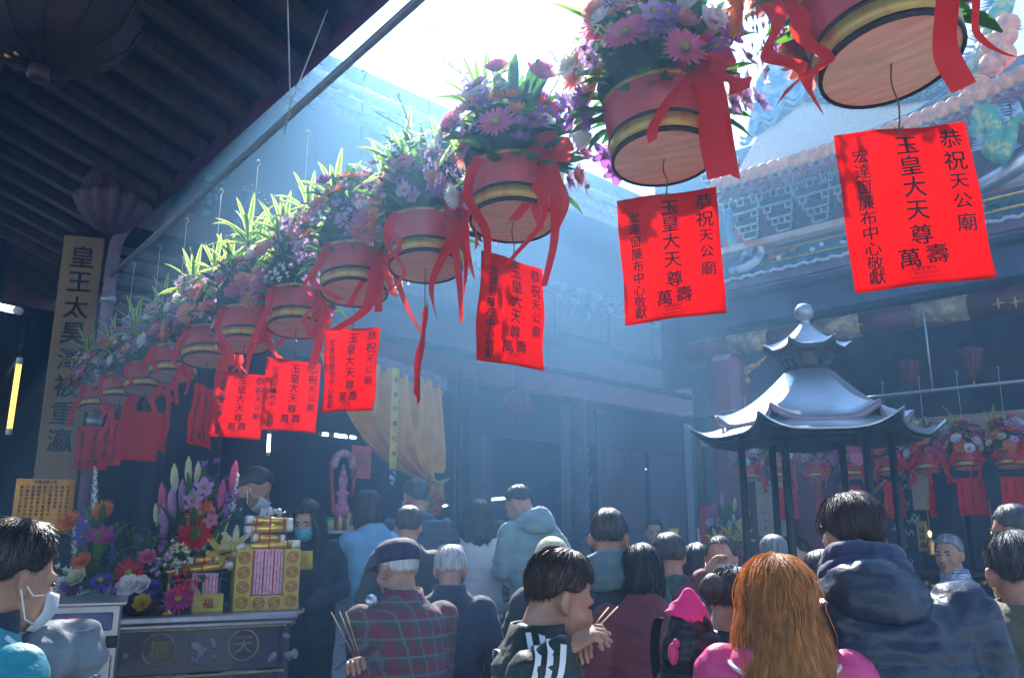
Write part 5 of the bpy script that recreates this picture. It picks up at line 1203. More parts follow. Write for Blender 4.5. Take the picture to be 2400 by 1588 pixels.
for px, py, lab in ((2155, 1262, 'left small brass altar lamp with a faint orange glow'), (2302, 1262, 'right brass altar lamp hanging in the haze near the grey haired man')):
    q = gp(px, py, .85); t = thing('altar_lamp', lab, 'lamp', q); m = MB(); m.lathe([(.02, -.12), (.06, -.1), (.03, -.06), (.05, 0), (.04, .06), (.015, .1)], 14); m.build('brass_body', mat('brass', (.6, .36, .14)), t)
    m = MB(); m.ell((0, 0, .13), (.02, .02, .035), None, 8, 6); m.build('flame', mat('lamp_flame', (1, .5, .12), emit=3), t)
    m = MB(); m.tube([(0, 0, .1), (0, 0, .5)], .005, 5); m.build('chain', gold, t)
# ================================================================ PEOPLE
def fused(mb, voxel, smooth=4):                    # union of overlapping shapes as one continuous skin
    me = mb.mesh('tmp', []); o = bpy.data.objects.new('tmp', me); S.collection.objects.link(o)
    r = o.modifiers.new('r', 'REMESH'); r.mode = 'VOXEL'; r.voxel_size = voxel; r.use_smooth_shade = True
    if smooth: s = o.modifiers.new('s', 'SMOOTH'); s.factor = .5; s.iterations = smooth
    dg = bpy.context.evaluated_depsgraph_get(); m2 = bpy.data.meshes.new_from_object(o.evaluated_get(dg))
    bpy.data.objects.remove(o); bpy.data.meshes.remove(me)
    out = MB(); out.v = [v.co.copy() for v in m2.vertices]; out.f = [tuple(p.vertices) for p in m2.polygons]; out.mi = [0] * len(out.f)
    out.n = [v.normal.copy() for v in m2.vertices]; bpy.data.meshes.remove(m2); return out
def folds(mb, amp, seed, quilt=0.0, qf=60.0, freq=9.0):
    o = Vector((seed * 3.7, seed * 1.3, 0))
    for i, p in enumerate(mb.v):
        q = Vector((p.x * freq, p.y * freq, p.z * freq * .75)) + o
        a = 1 - 2.4 * abs(noise.noise(q)); b = 1 - 2.4 * abs(noise.noise(Vector((p.x * 5 + p.z * 9, p.y * 5 - p.z * 7, p.z * 16)) + o))
        c = 1 - 2.6 * abs(noise.noise(Vector((p.x * 17 - p.z * 6, p.y * 17 + p.z * 5, p.z * 26)) + o))
        d = amp * (.6 * a + .5 * b + .32 * c)
        if quilt: d += quilt * (abs(math.sin(p.z * qf)) ** .6 - .6)
        mb.v[i] = p + mb.n[i] * d
    return mb
def loftz(mb, rows, fn, n=20):                     # rows (z, rx, ry, cx, cy): closed elliptical loft, mapped by fn
    mb.rings([[fn(Vector((cx + rx * math.cos(a), cy + ry * math.sin(a), z))) for a in [2 * math.pi * k / n for k in range(n)]] for z, rx, ry, cx, cy in rows])
def hand(mb, w, d, nrm, s, curl=.9, side=1, spread=1.0):   # wrist, direction, palm normal; four fingers and a thumb
    w = Vector(w); d = Vector(d).normalized(); nrm = (Vector(nrm) - d * Vector(nrm).dot(d)).normalized(); sd = d.cross(nrm) * side
    L = .092 * s
    mb.rings([[w + d * L * t + sd * wd * s * math.cos(a) + nrm * th * s * math.sin(a) for a in [k * math.pi / 6 for k in range(12)]] for t, wd, th in ((-.25, .024, .019), (0, .025, .018), (.35, .034, .016), (.75, .04, .014), (1.0, .039, .012), (1.08, .034, .008))])
    for k, ln in enumerate((.068, .077, .072, .055)):
        b = w + d * L * (.98 if k < 3 else .9) + sd * (.029 - .0195 * k) * s * spread; P = [b]; dd = (d + sd * (.1 - .07 * k) * spread).normalized(); c = curl * (.8 + .12 * k)
        for q, f in enumerate((.45, .32, .23)):
            ax = dd.cross(nrm).normalized(); dd = Matrix.Rotation(c * (.75, 1.0, .6)[q], 3, ax) @ dd; P.append(P[-1] + dd * ln * f * s)
        mb.tube([P[0] - d * .012 * s] + P + [P[-1] + dd * .004 * s], [.0085 * s, .0092 * s, .0088 * s, .008 * s, .0068 * s, .004 * s], 8)
    b = w + d * L * .3 + sd * .03 * s; dd = (d * .75 + sd * .75 + nrm * .35).normalized(); P = [b - sd * .012 * s, b]
    for q, f in enumerate((.4, .35, .25)):
        P.append(P[-1] + dd * .066 * f * s); dd = (dd + (d * .25 - sd * .3 + nrm * .25) * curl).normalized()
    mb.tube(P, [.011 * s, .0125 * s, .0105 * s, .0095 * s, .006 * s], 8)
skin_m = mat('skin', (.46, .25, .17), .5, var=.14, scale=26, bump=.12, bscale=70, spec=.4, trans=.06, tcol=(.8, .2, .1)); skin_p = mat('pale_skin', (.55, .34, .26), .55, var=.08, scale=12, spec=.35); skin_d = mat('tan_skin', (.38, .19, .12), .55, var=.12, scale=12, spec=.35)
def hair_mat(name, col, rough=.42, trans=0.0, tcol=None, hi=1.9): return mat(name, tuple(c * .6 for c in col), rough, var=.4, scale=55, sx=(1, 1, .12), bump=.3, bscale=160, trans=trans, tcol=tcol, col2=tuple(min(1, c * hi) for c in col), lo=.3, hi=.7, spec=.6)
hair_k = hair_mat('black_hair', (.014, .012, .013)); hair_b = hair_mat('dark_brown_hair', (.035, .02, .014)); hair_g = hair_mat('grey_hair', (.17, .18, .19), .5); hair_w = hair_mat('white_hair', (.6, .6, .58), .5, hi=1.3); hair_o = hair_mat('ginger_blonde_hair', (.5, .25, .075), .38, trans=.4, tcol=(1.0, .5, .1)); hair_n = hair_mat('charcoal_hair', (.045, .045, .05))
eye_m = mat('dark_eye', (.015, .012, .01), .2, spec=.7); lip_m = mat('lip', (.36, .13, .11), .45); brow_m = mat('eyebrow', (.02, .015, .012), .8)
denim = mat('blue_denim', (.04, .07, .14), .75, var=.3, scale=20, bump=.2, bscale=160); blackcloth = mat('black_trousers', (.016, .017, .022), .75, var=.3, scale=8); khaki = mat('khaki_cotton', (.25, .2, .13), .75, var=.15); shoe_m = mat('dark_shoe', (.03, .028, .03), .5)
def cloth(name, col, rough=.75, **k): return mat(name, col, rough, var=k.pop('var', .14), scale=k.pop('scale', 10), bump=.5, bscale=k.pop('bscale', 15), sheen=k.pop('sheen', .15), **k)

def plaid(name, base, c1, c2, f, wdt=.5):
    m = mat(name, base, .8, var=.1, scale=14, bump=.5, bscale=15); N, L, B = nodes_of(m)
    tc = N.new('ShaderNodeTexCoord'); sx = N.new('ShaderNodeSeparateXYZ'); L.new(tc.outputs['Object'], sx.inputs[0])
    base_out = B.inputs['Base Color'].links[0].from_socket; col = base_out
    add = N.new('ShaderNodeMath'); add.operation = 'ADD'; L.new(sx.outputs['X'], add.inputs[0]); L.new(sx.outputs['Y'], add.inputs[1])
    for src, fr, c, th, am in ((add.outputs[0], f, c1, wdt, .75), (sx.outputs['Z'], f, c1, wdt, .75), (add.outputs[0], f, c2, .93, .8), (sx.outputs['Z'], f, c2, .93, .8)):
        a = N.new('ShaderNodeMath'); a.operation = 'MULTIPLY'; a.inputs[1].default_value = fr; L.new(src, a.inputs[0])
        if c is c2: a2 = N.new('ShaderNodeMath'); a2.operation = 'ADD'; a2.inputs[1].default_value = 2.2; L.new(a.outputs[0], a2.inputs[0]); a = a2
        b = N.new('ShaderNodeMath'); b.operation = 'SINE'; L.new(a.outputs[0], b.inputs[0])
        g = N.new('ShaderNodeMath'); g.operation = 'GREATER_THAN'; g.inputs[1].default_value = th; L.new(b.outputs[0], g.inputs[0])
        q = N.new('ShaderNodeMath'); q.operation = 'MULTIPLY'; q.inputs[1].default_value = am; L.new(g.outputs[0], q.inputs[0])
        mx = N.new('ShaderNodeMixRGB'); mx.inputs[2].default_value = (*c, 1); L.new(q.outputs[0], mx.inputs[0]); L.new(col, mx.inputs[1]); col = mx.outputs[0]
    L.new(col, B.inputs['Base Color']); return m

PEOPLE = {}
def person(label, head, d, yaw, top, hair='short', hairm=None, skin=None, lean=4, nod=8, turn=0, roll=0, arms='down', legs=None, mask=None, wide=1.0, quilt=0, hood=None, collar=None, hem=.78, cap=None, seed=1, hairlen=.0, foldamp=.009, face=True, near=False, gz=None, extra=None, sleeve=1.0, hands=True, short_sleeve=False, strands=320, armw=None, scarf=None, hcurl=None, hscale=1.0, hoodk=1.0, tilt=0, hairback=.03, hairflare=.035, neck=.015, topname='jacket'):
    skin = skin or skin_m; hairm = hairm or hair_k; legs = legs or blackcloth
    Hw = at(head[0], head[1], d)
    ln = R(lean); zh = .92
    def Bd(p):
        p = Vector(p); y, z = p.y, p.z - zh
        if z <= 0: return p
        k = min(1, z / .25); p.x += z * math.tan(R(tilt)); c, s_ = math.cos(ln * k), math.sin(ln * k)
        return Vector((p.x, y * c + z * s_, zh + z * c - y * s_))
    atlas = Bd((0, -.005, 1.475 - neck)) ; RH = Matrix.Rotation(R(turn), 3, 'Z') @ Matrix.Rotation(-R(nod), 3, 'X') @ Matrix.Rotation(R(roll), 3, 'Y')
    hc = atlas + RH @ Vector((0, .025, .112))
    g = ground_z(Hw.x, Hw.y) if gz is None else gz
    s = (Hw.z - g) / hc.z
    YW = R(yaw); off = Matrix.Rotation(YW, 3, 'Z') @ (hc * s); loc = Vector((Hw.x - off.x, Hw.y - off.y, g + .002))
    t = thing('person', label, 'person', loc, YW); PEOPLE[label] = (t, s)
    Mi = MAT[t.name].inverted()
    def HD(p): return hc + RH @ Vector(p)
    if armw:
        wl = {k: [(Mi @ Vector(q)) / s for q in v] for k, v in armw.items()}
    poses = {'down': ((.245, -.03, 1.13), (.26, .05, .89)), 'front': ((.24, .03, 1.13), (.05, .27, 1.16)), 'low': ((.245, 0, 1.13), (.07, .25, 1.03)), 'back': ((.25, -.1, 1.14), (.1, -.19, .98))}
    A = {}
    for sd, nm in ((1, 'R'), (-1, 'L')):
        ps = poses[arms if isinstance(arms, str) else arms[nm]]
        sh = Bd((.166 * wide * sd, -.008, 1.368))
        el, wr = [Bd((q[0] * sd, q[1], q[2])) for q in ps]
        if armw and nm in wl: el, wr = wl[nm]
        A[nm] = (sh, el, wr)
    vx = .009 if near else .014
    # ---- body: one continuous surface with head, neck, trunk, arms, legs
    m = MB()
    m.ell(HD((0, -.012, .028)), (.074, .092, .086), RH, 22, 14)
    m.ell(HD((0, .028, -.03)), (.061, .066, .082), RH, 20, 12); m.ell(HD((0, .042, -.078)), (.046, .046, .038), RH, 14, 10); m.ell(HD((0, .078, -.098)), (.02, .017, .016), RH, 10, 8)
    if face:
        m.cone(HD((0, .09, .008)), HD((0, .108, -.032)), .009, .013, 10, 3)
        for q in (-1, 1):
            m.ell(HD((q * .012, .097, -.037)), (.009, .011, .008), RH, 8, 6); m.ell(HD((q * .03, .078, .02)), (.028, .014, .009), RH, 10, 6); m.ell(HD((q * .038, .06, -.032)), (.026, .026, .026), RH, 10, 8)
        m.ell(HD((0, .088, -.063)), (.024, .013, .007), RH, 10, 6); m.ell(HD((0, .086, -.075)), (.02, .013, .007), RH, 10, 6)
    for q in (-1, 1):
        ME_ = RH @ rot3(.15, 0, q * .45); m.ell(HD((q * .081, -.014, -.01)), (.01, .02, .033), ME_, 10, 10); m.ell(HD((q * .076, -.002, -.034)), (.01, .011, .013), ME_, 8, 6)
    m.cone(HD((0, -.03, -.05)), Bd((0, -.02, 1.42)), .056, .062, 16, 3)
    loftz(m, [(.86, .14, .1, 0, 0), (.95, .145, .1, 0, 0), (1.08, .125, .092, 0, 0), (1.22, .15, .1, 0, 0), (1.34, .16, .095, 0, 0), (1.42, .11, .07, 0, -.01), (1.46, .055, .05, 0, -.015)], Bd)
    for nm in A:
        sh, el, wr = A[nm]; m.cone(sh, el, .05, .04, 12, 3); m.cone(el, wr, .038, .026, 12, 3)
    st = .04
    for q in (-1, 1):
        yy = st * q * (1 if seed % 2 else -1); m.cone((q * .085, 0, .9), (q * .095, yy * .6, .48), .078, .055, 14, 3); m.cone((q * .095, yy * .6, .48), (q * .1, yy, .09), .052, .036, 12, 3)
        m.cone((q * .1, yy - .03, .045), (q * .115, yy + .13, .035), .036, .03, 10, 3)
    m.v = [p * s for p in m.v]
    b = fused(m, vx * s, 3)
    if hands:
        for nm in A:
            sh, el, wr = A[nm]; sd = 1 if nm == 'R' else -1; dd = (wr - el).normalized(); n_ = Vector((-sd, 0, .1)) if abs(dd.z) > .6 else Vector((-sd * .4, .1, -1))
            h_ = MB(); hand(h_, wr + dd * .012, dd, n_, hscale, hcurl if hcurl is not None else (.75 if isinstance(arms, str) and arms in ('front', 'low') else .5), side=1 if sd > 0 else -1); h_.v = [p * s for p in h_.v]; b._add(h_.v, h_.f)
    body = b.build('body', skin, t)
    # ---- face details
    if face:
        m = MB()
        for q in (-1, 1): m.ell(HD((q * .03, .0835, .003)) * s, Vector((.013, .006, .0045)) * s, RH, 10, 6)
        m.build('eyes', eye_m, body)
        m = MB()
        for q in (-1, 1): m.tube([HD((q * x, .09 - abs(x - .02) * .35, .026 - abs(x - .034) * .15)) * s for x in (.012, .022, .034, .046)], [.003 * s, .004 * s, .004 * s, .002 * s], 6)
        m.build('eyebrows', brow_m, body)
        if not mask:
            m = MB(); m.ell(HD((0, .0985, -.063)) * s, Vector((.021, .004, .0045)) * s, RH, 10, 6); m.ell(HD((0, .0965, -.0735)) * s, Vector((.018, .005, .005)) * s, RH, 10, 6); m.build('lips', lip_m, body)
    if mask:
        m = MB()
        def mf(u, v):
            a = (u - .5) * 2.1; z = lerp(-.015, -.108, v); bulge = math.sin(math.pi * v) * .008 + (.006 if abs(u - .5) < .25 and v < .5 else 0) * math.cos((u - .5) * 6)
            r_x, r_y = .068 - .03 * max(0, v - .5), .078 + .018 * math.cos(a) ** 2 - .05 * max(0, v - .55)
            return HD((math.sin(a) * (r_x + bulge * .3), .02 + math.cos(a) * (r_y + bulge), z)) * s
        m.slab(mf, 16, 10, -.0025 * s)
        mk = m.build('face_mask', mask, t)
        m = MB()
        for q in (-1, 1):
            for zz in (-.025, -.095): m.tube([HD((q * .064, .058, zz)) * s, HD((q * .08, .02, (zz - .02) * .75)) * s, HD((q * .087, -.018, -.016 + (zz + .06) * .25)) * s], .0022 * s, 5)
        m.build('ear_loop', whitep, mk)
    # ---- hair
    if hair:
        style = dict(short=dict(front=.62, side=.0, back=-.6, th=.009), crew=dict(front=.68, side=.05, back=-.45, th=.005), thin=dict(front=.8, side=-.1, back=-.55, th=.003), full=dict(front=.5, side=-.1, back=-.68, th=.014), bob=dict(front=.48, side=-.75, back=-.9, th=.010), long=dict(front=.55, side=-.75, back=-.9, th=.015), fringe=dict(front=.3, side=-.3, back=-.72, th=.024), tied=dict(front=.7, side=.0, back=-.55, th=.009))[hair]
        nu, nv = 72, 16; L = hairlen; m = MB(); rows = []
        hs = seed * 2.3
        for i in range(nu):
            a = 2 * math.pi * i / nu; fr = math.sin(a)            # +1 front (y+), -1 back
            e0 = lerp(style['side'], style['front'], sstep(.15, .75, fr)) if fr > 0 else lerp(style['side'], style['back'], sstep(0, .8, -fr))
            e0 += .1 * noise.noise(Vector((a * 4, hs, 0))) + .05 * noise.noise(Vector((a * 19, hs, 3)))
            if L: e0 = max(e0, -.28)
            col = []; nz_ = noise.noise(Vector((math.cos(a) * 9, math.sin(a) * 9, hs)))
            for j in range(nv + 1):
                v = j / nv; e = lerp(math.pi / 2, e0, v)
                th = style['th'] * (1.0 + .16 * nz_ + .3 * noise.noise(Vector((math.cos(a) * 14, math.sin(a) * 14, v * 2 + hs)))) * (1.35 - 1.3 * sstep(.3, 1, v) * (0 if L else 1)) + .0025
                x, y, z = math.cos(a) * math.cos(e) * (.075 + th), math.sin(a) * math.cos(e) * (.094 + th) - .012, math.sin(e) * (.086 + th) + .028
                if z < .0 and fr < .1 and not L:                       # the nape: keep to the neck below the skull
                    q = Vector((x, y + .028)); mn = lerp(.066, .061, min(1, -z / .05)); k_ = sstep(0, .03, -z)
                    if q.length < mn: q = q.normalized() * lerp(q.length, mn, k_); x, y = q.x, q.y - .028
                col.append(HD((x, y, z)) * s)
            if L:
                cover = 1 - sstep(.3, .72, fr); base = col[-1]; out = RH @ Vector((math.cos(a), math.sin(a), 0)); out.z = 0
                for j in range(1, 9):
                    v = j / 8; ll = L * cover * (1 + .12 * nz_); fl = (hairflare * math.sin(math.pi * min(1, v * 1.1)) + .012 * nz_ * v) * cover
                    bk = Vector((0, -hairback * v ** .7 * cover * (1 if fr < .2 else .3), 0))
                    col.append(base + (RH @ Vector((.012 * L * 2 * math.sin(v * 9 + a * 3) * cover, 0, 0)) + out * fl + bk + Vector((0, 0, -ll * v)) + out * -.03 * max(0, v - .75)) * s)
            rows.append(col)
        n_ = len(rows[0])
        m.rings([[rows[i][j] for i in range(nu)] for j in range(n_)], cap=False)
        m.v += []; inner = MB(); cen = HD((0, -.01, .02)) * s
        hb = m.build('hair', hairm, t)
        sm = hb.modifiers.new('thickness', 'SOLIDIFY'); sm.thickness = .004 * s; sm.offset = -1
        if strands:
            r_ = random.Random(seed); m = MB()
            for k in range(strands):
                i = r_.random() * nu; j0 = r_.randrange(1, max(2, n_ - 4)); ln_ = r_.randint(4, 8) if not L else r_.randint(6, n_); P = []
                o_ = r_.uniform(.0, .006 if not L else .012) * (1 if r_.random() < .93 else 2.2); dr = r_.gauss(0, .35); wob = r_.uniform(0, 6)
                for j in range(j0, min(n_, j0 + ln_)):
                    u = (j - j0) / max(1, ln_); ii = i + dr * (j - j0) + .35 * math.sin(wob + j * .9); i0 = int(math.floor(ii)) % nu; f_ = ii - math.floor(ii)
                    p = lerp(rows[i0][j], rows[(i0 + 1) % nu][j], f_); o = (p - cen).normalized(); P.append(p + o * (o_ * (.3 + 1.3 * u) + .0008) * s)
                if len(P) > 2:
                    e_ = P[-1] + (P[-1] - P[-2]) * r_.uniform(.4, 1.1) + Vector((r_.uniform(-1, 1), r_.uniform(-1, 1), r_.uniform(-.6, .4))) * .004 * s; P.append(e_)
                    w0 = r_.uniform(.0007, .0016) * s; m.tube(P, [w0] * (len(P) - 2) + [w0 * .7, w0 * .15], 3, cap=False)
            sobj = m.build('hair_strands', hairm, hb); sobj['kind'] = 'stuff'
    # ---- clothes
    m = MB(); W = wide; sl = sleeve
    loftz(m, [(hem, .178 * W, .132 * W, 0, .0), (hem + .12, .176 * W, .13 * W, 0, 0), (1.02, .168 * W, .126 * W, 0, 0), (1.14, .172 * W, .128 * W, 0, 0), (1.26, .18 * W, .126 * W, 0, .0), (1.335, .182 * W, .114 * W, 0, -.005), (1.385, .16 * W, .098 * W, 0, -.012), (1.425, .115, .084, 0, -.016), (1.462, .078, .07, 0, -.018), (1.475, .068, .062, 0, -.018)], Bd, 24)
    for nm in A:
        sh, el, wr = A[nm]; e2 = lerp(el, wr, .93); sh2 = sh + Vector((0, 0, -.005))
        m.cone(sh2, el, .068 * sl, .058 * sl, 16, 4)
        if not short_sleeve: m.cone(el, e2, .06 * sl, .043 * sl, 14, 3)
    m.v = [p * s for p in m.v]
    c = fused(m, (.0105 if near else .015) * s, 5); folds(c, foldamp * s, seed, quilt * s, 62 / s, 9 / s)
    tops = top if isinstance(top, (list, tuple)) else [top]
    jk = c.build(topname, tops, t)
    m = MB()
    m.ell(Vector((0, 0, .9)), (.165, .118, .13), None, 18, 10)
    for q in (-1, 1):
        yy = st * q * (1 if seed % 2 else -1); m.cone((q * .085, 0, .86), (q * .095, yy * .6, .48), .1, .078, 14, 3); m.cone((q * .095, yy * .6, .48), (q * .1, yy, .1), .077, .066, 14, 3)
    m.v = [p * s for p in m.v]; c2 = fused(m, .018 * s, 3); folds(c2, .005 * s, seed + 5); c2.build('trousers', legs, t)
    for q in (-1, 1):
        yy = st * q * (1 if seed % 2 else -1); m = MB(); m.cone((q * .1, yy - .04, .052), (q * .118, yy + .15, .042), .05, .04, 12, 4); m.v = [Vector((p.x, p.y, max(0.0, p.z))) * s for p in m.v]; m.build('shoe', shoe_m, t)
    if collar:
        m = MB(); cz = 1.455
        m.rings([[Bd(Vector((rx * math.cos(a), ry * math.sin(a) - .018, z + .012 * math.sin(a)))) * s for a in [k * 2 * math.pi / 28 for k in range(28)]] for rx, ry, z in ((.098, .092, cz - .045), (.092, .086, cz - .005), (.082, .078, cz + .035), (.074, .071, cz + .034), (.08, .075, cz - .01))], cap=False); m.build('collar', collar, jk)
    if hood:
        m = MB(); rows = []
        for k in range(25):
            a = lerp(R(160), R(380), k / 24); u = math.sin(math.pi * k / 24); rr = (.022 + .026 * u) * hoodk
            cpt = Vector((math.cos(a) * (.108 + .008 * u), math.sin(a) * (.092 + .04 * u * hoodk) - .01, 1.43 + .03 * (hoodk - 1) * 2 - .005 * u - .035 * (1 - u)))
            o = Vector((math.cos(a), math.sin(a), 0))
            rows.append([Bd(cpt + o * rr * math.cos(q) * (1.1) + Vector((0, 0, rr * (.95 + .75 * u) * math.sin(q) - .03 * u * max(0, math.cos(q))))) * s for q in [x * math.pi / 8 for x in range(16)]])
        m.rings(rows); m2 = fused(m, .011 * s, 3); folds(m2, .008 * s, seed + 9, 0, 60, 13 / s); m2.build('hood', hood, jk)
    if scarf:
        for q in range(3):
            m = MB(); P = [Bd(Vector((math.cos(a) * (.102 - .008 * q), math.sin(a) * (.098 - .008 * q) - .015, 1.44 + .034 * q - .018 * math.sin(a) + .006 * math.sin(a * 3 + q)))) * s for a in [k * 2 * math.pi / 26 for k in range(27)]]
            m.tube(P, .028 * s, 8); m2 = fused(m, .008 * s, 2); folds(m2, .006 * s, seed + q, 0, 60, 22 / s); m2.build('scarf_wrap', scarf, t)
    if cap:
        kind, cm = cap; m = MB(); rows = []
        if kind == 'cap':
            for e, ex in ((-.06, .008), (.1, .014), (.3, .022), (.55, .026), (.8, .024), (1.05, .018), (1.3, .012), (1.5, .01)):
                rows.append([HD((math.cos(a) * math.cos(e) * (.078 + ex), math.sin(a) * math.cos(e) * (.098 + ex) - .012, .032 + math.sin(e) * (.088 + ex))) * s for a in [k * 2 * math.pi / 36 for k in range(36)]])
            m.rings(rows); cp = m.build('cap', cm, t)
            m = MB(); m.slab(lambda u, v: HD((math.sin((u - .5) * 1.9) * (.084 + .03 * v), -.012 + math.cos((u - .5) * 1.9) * (.104) + v * .058 * math.cos((u - .5) * 1.6), .028 - .014 * v)) * s, 14, 4, .004); m.build('brim', cm, cp)
            m = MB(); m.ell(HD((0, -.012, .13)) * s, (.008, .008, .005)); m.build('button', cm, cp)
        else:
            for e, ex in ((-.15, .02), (-.05, .024), (.05, .022), (.3, .02), (.6, .02), (.9, .02), (1.2, .02), (1.5, .02)):
                rows.append([HD((math.cos(a) * math.cos(e) * (.078 + ex + .002 * math.sin(a * 30)), math.sin(a) * math.cos(e) * (.098 + ex + .002 * math.sin(a * 30)) - .014, .034 + math.sin(e) * (.092 + ex))) * s for a in [k * 2 * math.pi / 90 for k in range(90)]])
            m.rings(rows); m.build('beanie', cm, t)
    if extra: extra(t, s, Bd, HD, A, jk, body, RH)
    if '-v' in str(DEBUG): print('%.2f h=%.2f %s (%.2f,%.2f)' % (d, 1.705 * s, label[:30], loc.x, loc.y))
    return t
DEBUG = ''
navy = cloth('navy_cloth', (.022, .03, .055)); navy_p = cloth('navy_puffer', (.035, .05, .085), .42, sheen=0); charc = cloth('charcoal_cloth', (.035, .038, .045)); sky_b = cloth('light_blue_knit', (.16, .38, .56)); white_t = cloth('white_cotton', (.66, .7, .76), var=.06); hoodie_m = cloth('grey_green_jersey', (.2, .3, .32)); teal_j = cloth('turquoise_nylon', (.02, .28, .36), .45); grey_k = cloth('grey_knit', (.16, .2, .24), scale=18)
maroon_c = cloth('maroon_wool', (.16, .03, .04)); dkgreen = cloth('dark_green_track', (.016, .035, .032), .5); green_g = cloth('grey_green_cloth', (.06, .085, .08)); pink_n = cloth('pink_nylon', (.78, .08, .27), .4, trans=.12, tcol=(.9, .15, .35), sheen=.1); black_p = cloth('black_puffer', (.014, .016, .022), .38, sheen=0); olive = cloth('olive_cloth', (.11, .11, .075)); dteal = cloth('dark_teal_cloth', (.03, .055, .07)); greyc = cloth('grey_coat', (.12, .14, .16)); slate_p = cloth('slate_puffer', (.03, .042, .07), .36, sheen=0)
plaid_r = plaid('red_grey_plaid', (.075, .085, .085), (.2, .04, .055), (.14, .16, .17), 95); plaid_b = plaid('blue_white_check', (.5, .55, .6), (.1, .16, .28), (.05, .08, .16), 120, .75)
mask_w = mat('white_mask', (.6, .66, .7), .7, var=.05, trans=.15); mask_t = mat('turquoise_mask', (.1, .5, .58), .7, var=.05); mask_l = mat('lavender_mask', (.42, .36, .46), .7, var=.05); cap_m = cloth('navy_cap_cloth', (.03, .03, .075)); beanie_m = cloth('cream_beanie', (.52, .46, .28), scale=20)
stripe_w = mat('white_stripe', (.75, .76, .78), .5); stripe_g = mat('yellow_green_stripe', (.45, .55, .12), .5); lining = cloth('dark_grey_lining', (.05, .06, .085), .4)

def shoulder_stripes(mm, n=3, gap=.021, w_=.011, y0=0.0, side=('L', 'R')):
    def f(t, s, Bd, HD, A, jk, body, RH):
        dg = bpy.context.evaluated_depsgraph_get()
        for nm in side:
            sh, el, wr = A[nm]; sd = 1 if nm == 'R' else -1
            for k in range(n):
                o = (k - (n - 1) / 2) * gap + y0; m = MB(); P = []
                for u in [i / 26 for i in range(27)]:
                    if u < .3: c = lerp(Bd((.07 * sd, -.012, 1.46)), sh + Vector((0, 0, .0)), u / .3); ax = Vector((0, 0, 1))
                    else: c = lerp(sh, el, (u - .3) / .7) if u <= 1 else el; ax = Vector((sd * .9, -.35, .35 * (1 - u)))
                    a0 = Vector((0, 0, 1)); a1 = Vector((sd * .95, -.25, .0)); ax = lerp(a0, a1, sstep(.15, .5, u)).normalized()
                    org = c + ax * .3 + Vector((0, o, 0)); hit, p, nr, _ = jk.closest_point_on_mesh((c + Vector((0, o, 0)) + ax * .1) * s)
                    okk, p2, n2, _i = jk.ray_cast((org) * s, -ax)
                    if okk: P.append(p2 + n2 * .003 * s)
                    elif hit: P.append(p + nr * .003 * s)
                strip_ribbon(m, P, w_ * s, Vector((0, 1, 0))); m.build('sleeve_stripe', mm, jk)
    return f
def incense(p0, p1, n=3, lab='', red=.25):
    p0, p1 = Vector(p0), Vector(p1); t = thing('incense_sticks', lab, 'incense', p0)
    for k in range(n):
        o = Vector((.008 * (k - 1), .006 * (k % 2), 0)); q = p1 + o * 3.5; m = MB(); m.tube([p0 + o * .3, lerp(p0 + o, q, red)], .0018, 5); m.build('red_handle', mat('incense_red', (.35, .1, .06), .8), t, world=True)
        m = MB(); m.tube([lerp(p0 + o, q, red), q], .0023, 5); m.build('stick', mat('incense_brown', (.42, .3, .16), .9), t, world=True)
    return t

# ---- left side
def x1(t, s, Bd, HD, A, jk, body, RH):
    m = MB()
    for a0, a1 in ((.1, .1), (-.1, -.1)):
        P = []
        for i in range(16):
            z = lerp(1.44, .85, i / 15); ok, p, n, _ = jk.ray_cast(Bd((a0 + (.05 if a0 > 0 else -.05) * i / 15, .0, z)) * s + Vector((0, .6, 0)), Vector((0, -1, 0)))
            if ok: P.append(p + n * .004)
        if len(P) > 2: m.tube(P, .006 * s, 6)
        P = []
        for i in range(16):
            z = lerp(1.42, .85, i / 15); ok, p, n, _ = jk.ray_cast(Bd((a0 + (.05 if a0 > 0 else -.05) * i / 15, .0, z)) * s + Vector((0, -.6, 0)), Vector((0, 1, 0)))
            if ok: P.append(p + n * .004)
        if len(P) > 2: m.tube(P, .006 * s, 6)
    m.build('white_piping', white_t, jk)
person('black haired person in a white mask and turquoise jacket with white piping, foreground left corner', (28, 1340), 1.98, -32, teal_j, 'full', nod=14, lean=5, turn=0, mask=mask_w, collar=navy, seed=3, near=True, strands=1800, extra=x1, arms='low')
person('person in a grey knit sweater with a bent arm, mostly hidden behind the turquoise jacket', (5, 1345), 2.3, -70, grey_k, 'short', lean=24, nod=25, seed=4, near=True, foldamp=.02, sleeve=1.1, armw={'R': (at(186, 1500, 2.1), at(84, 1512, 2.0)), 'L': (at(120, 1520, 2.5), at(90, 1500, 2.2))})
person('person bending in a dark jacket with yellow green shoulder stripes behind the lilies', (590, 1132), 5.2, -80, navy, 'short', nod=32, lean=14, mask=mask_w, seed=5, arms='low', extra=shoulder_stripes(stripe_g, 3, .03, .012), collar=navy)
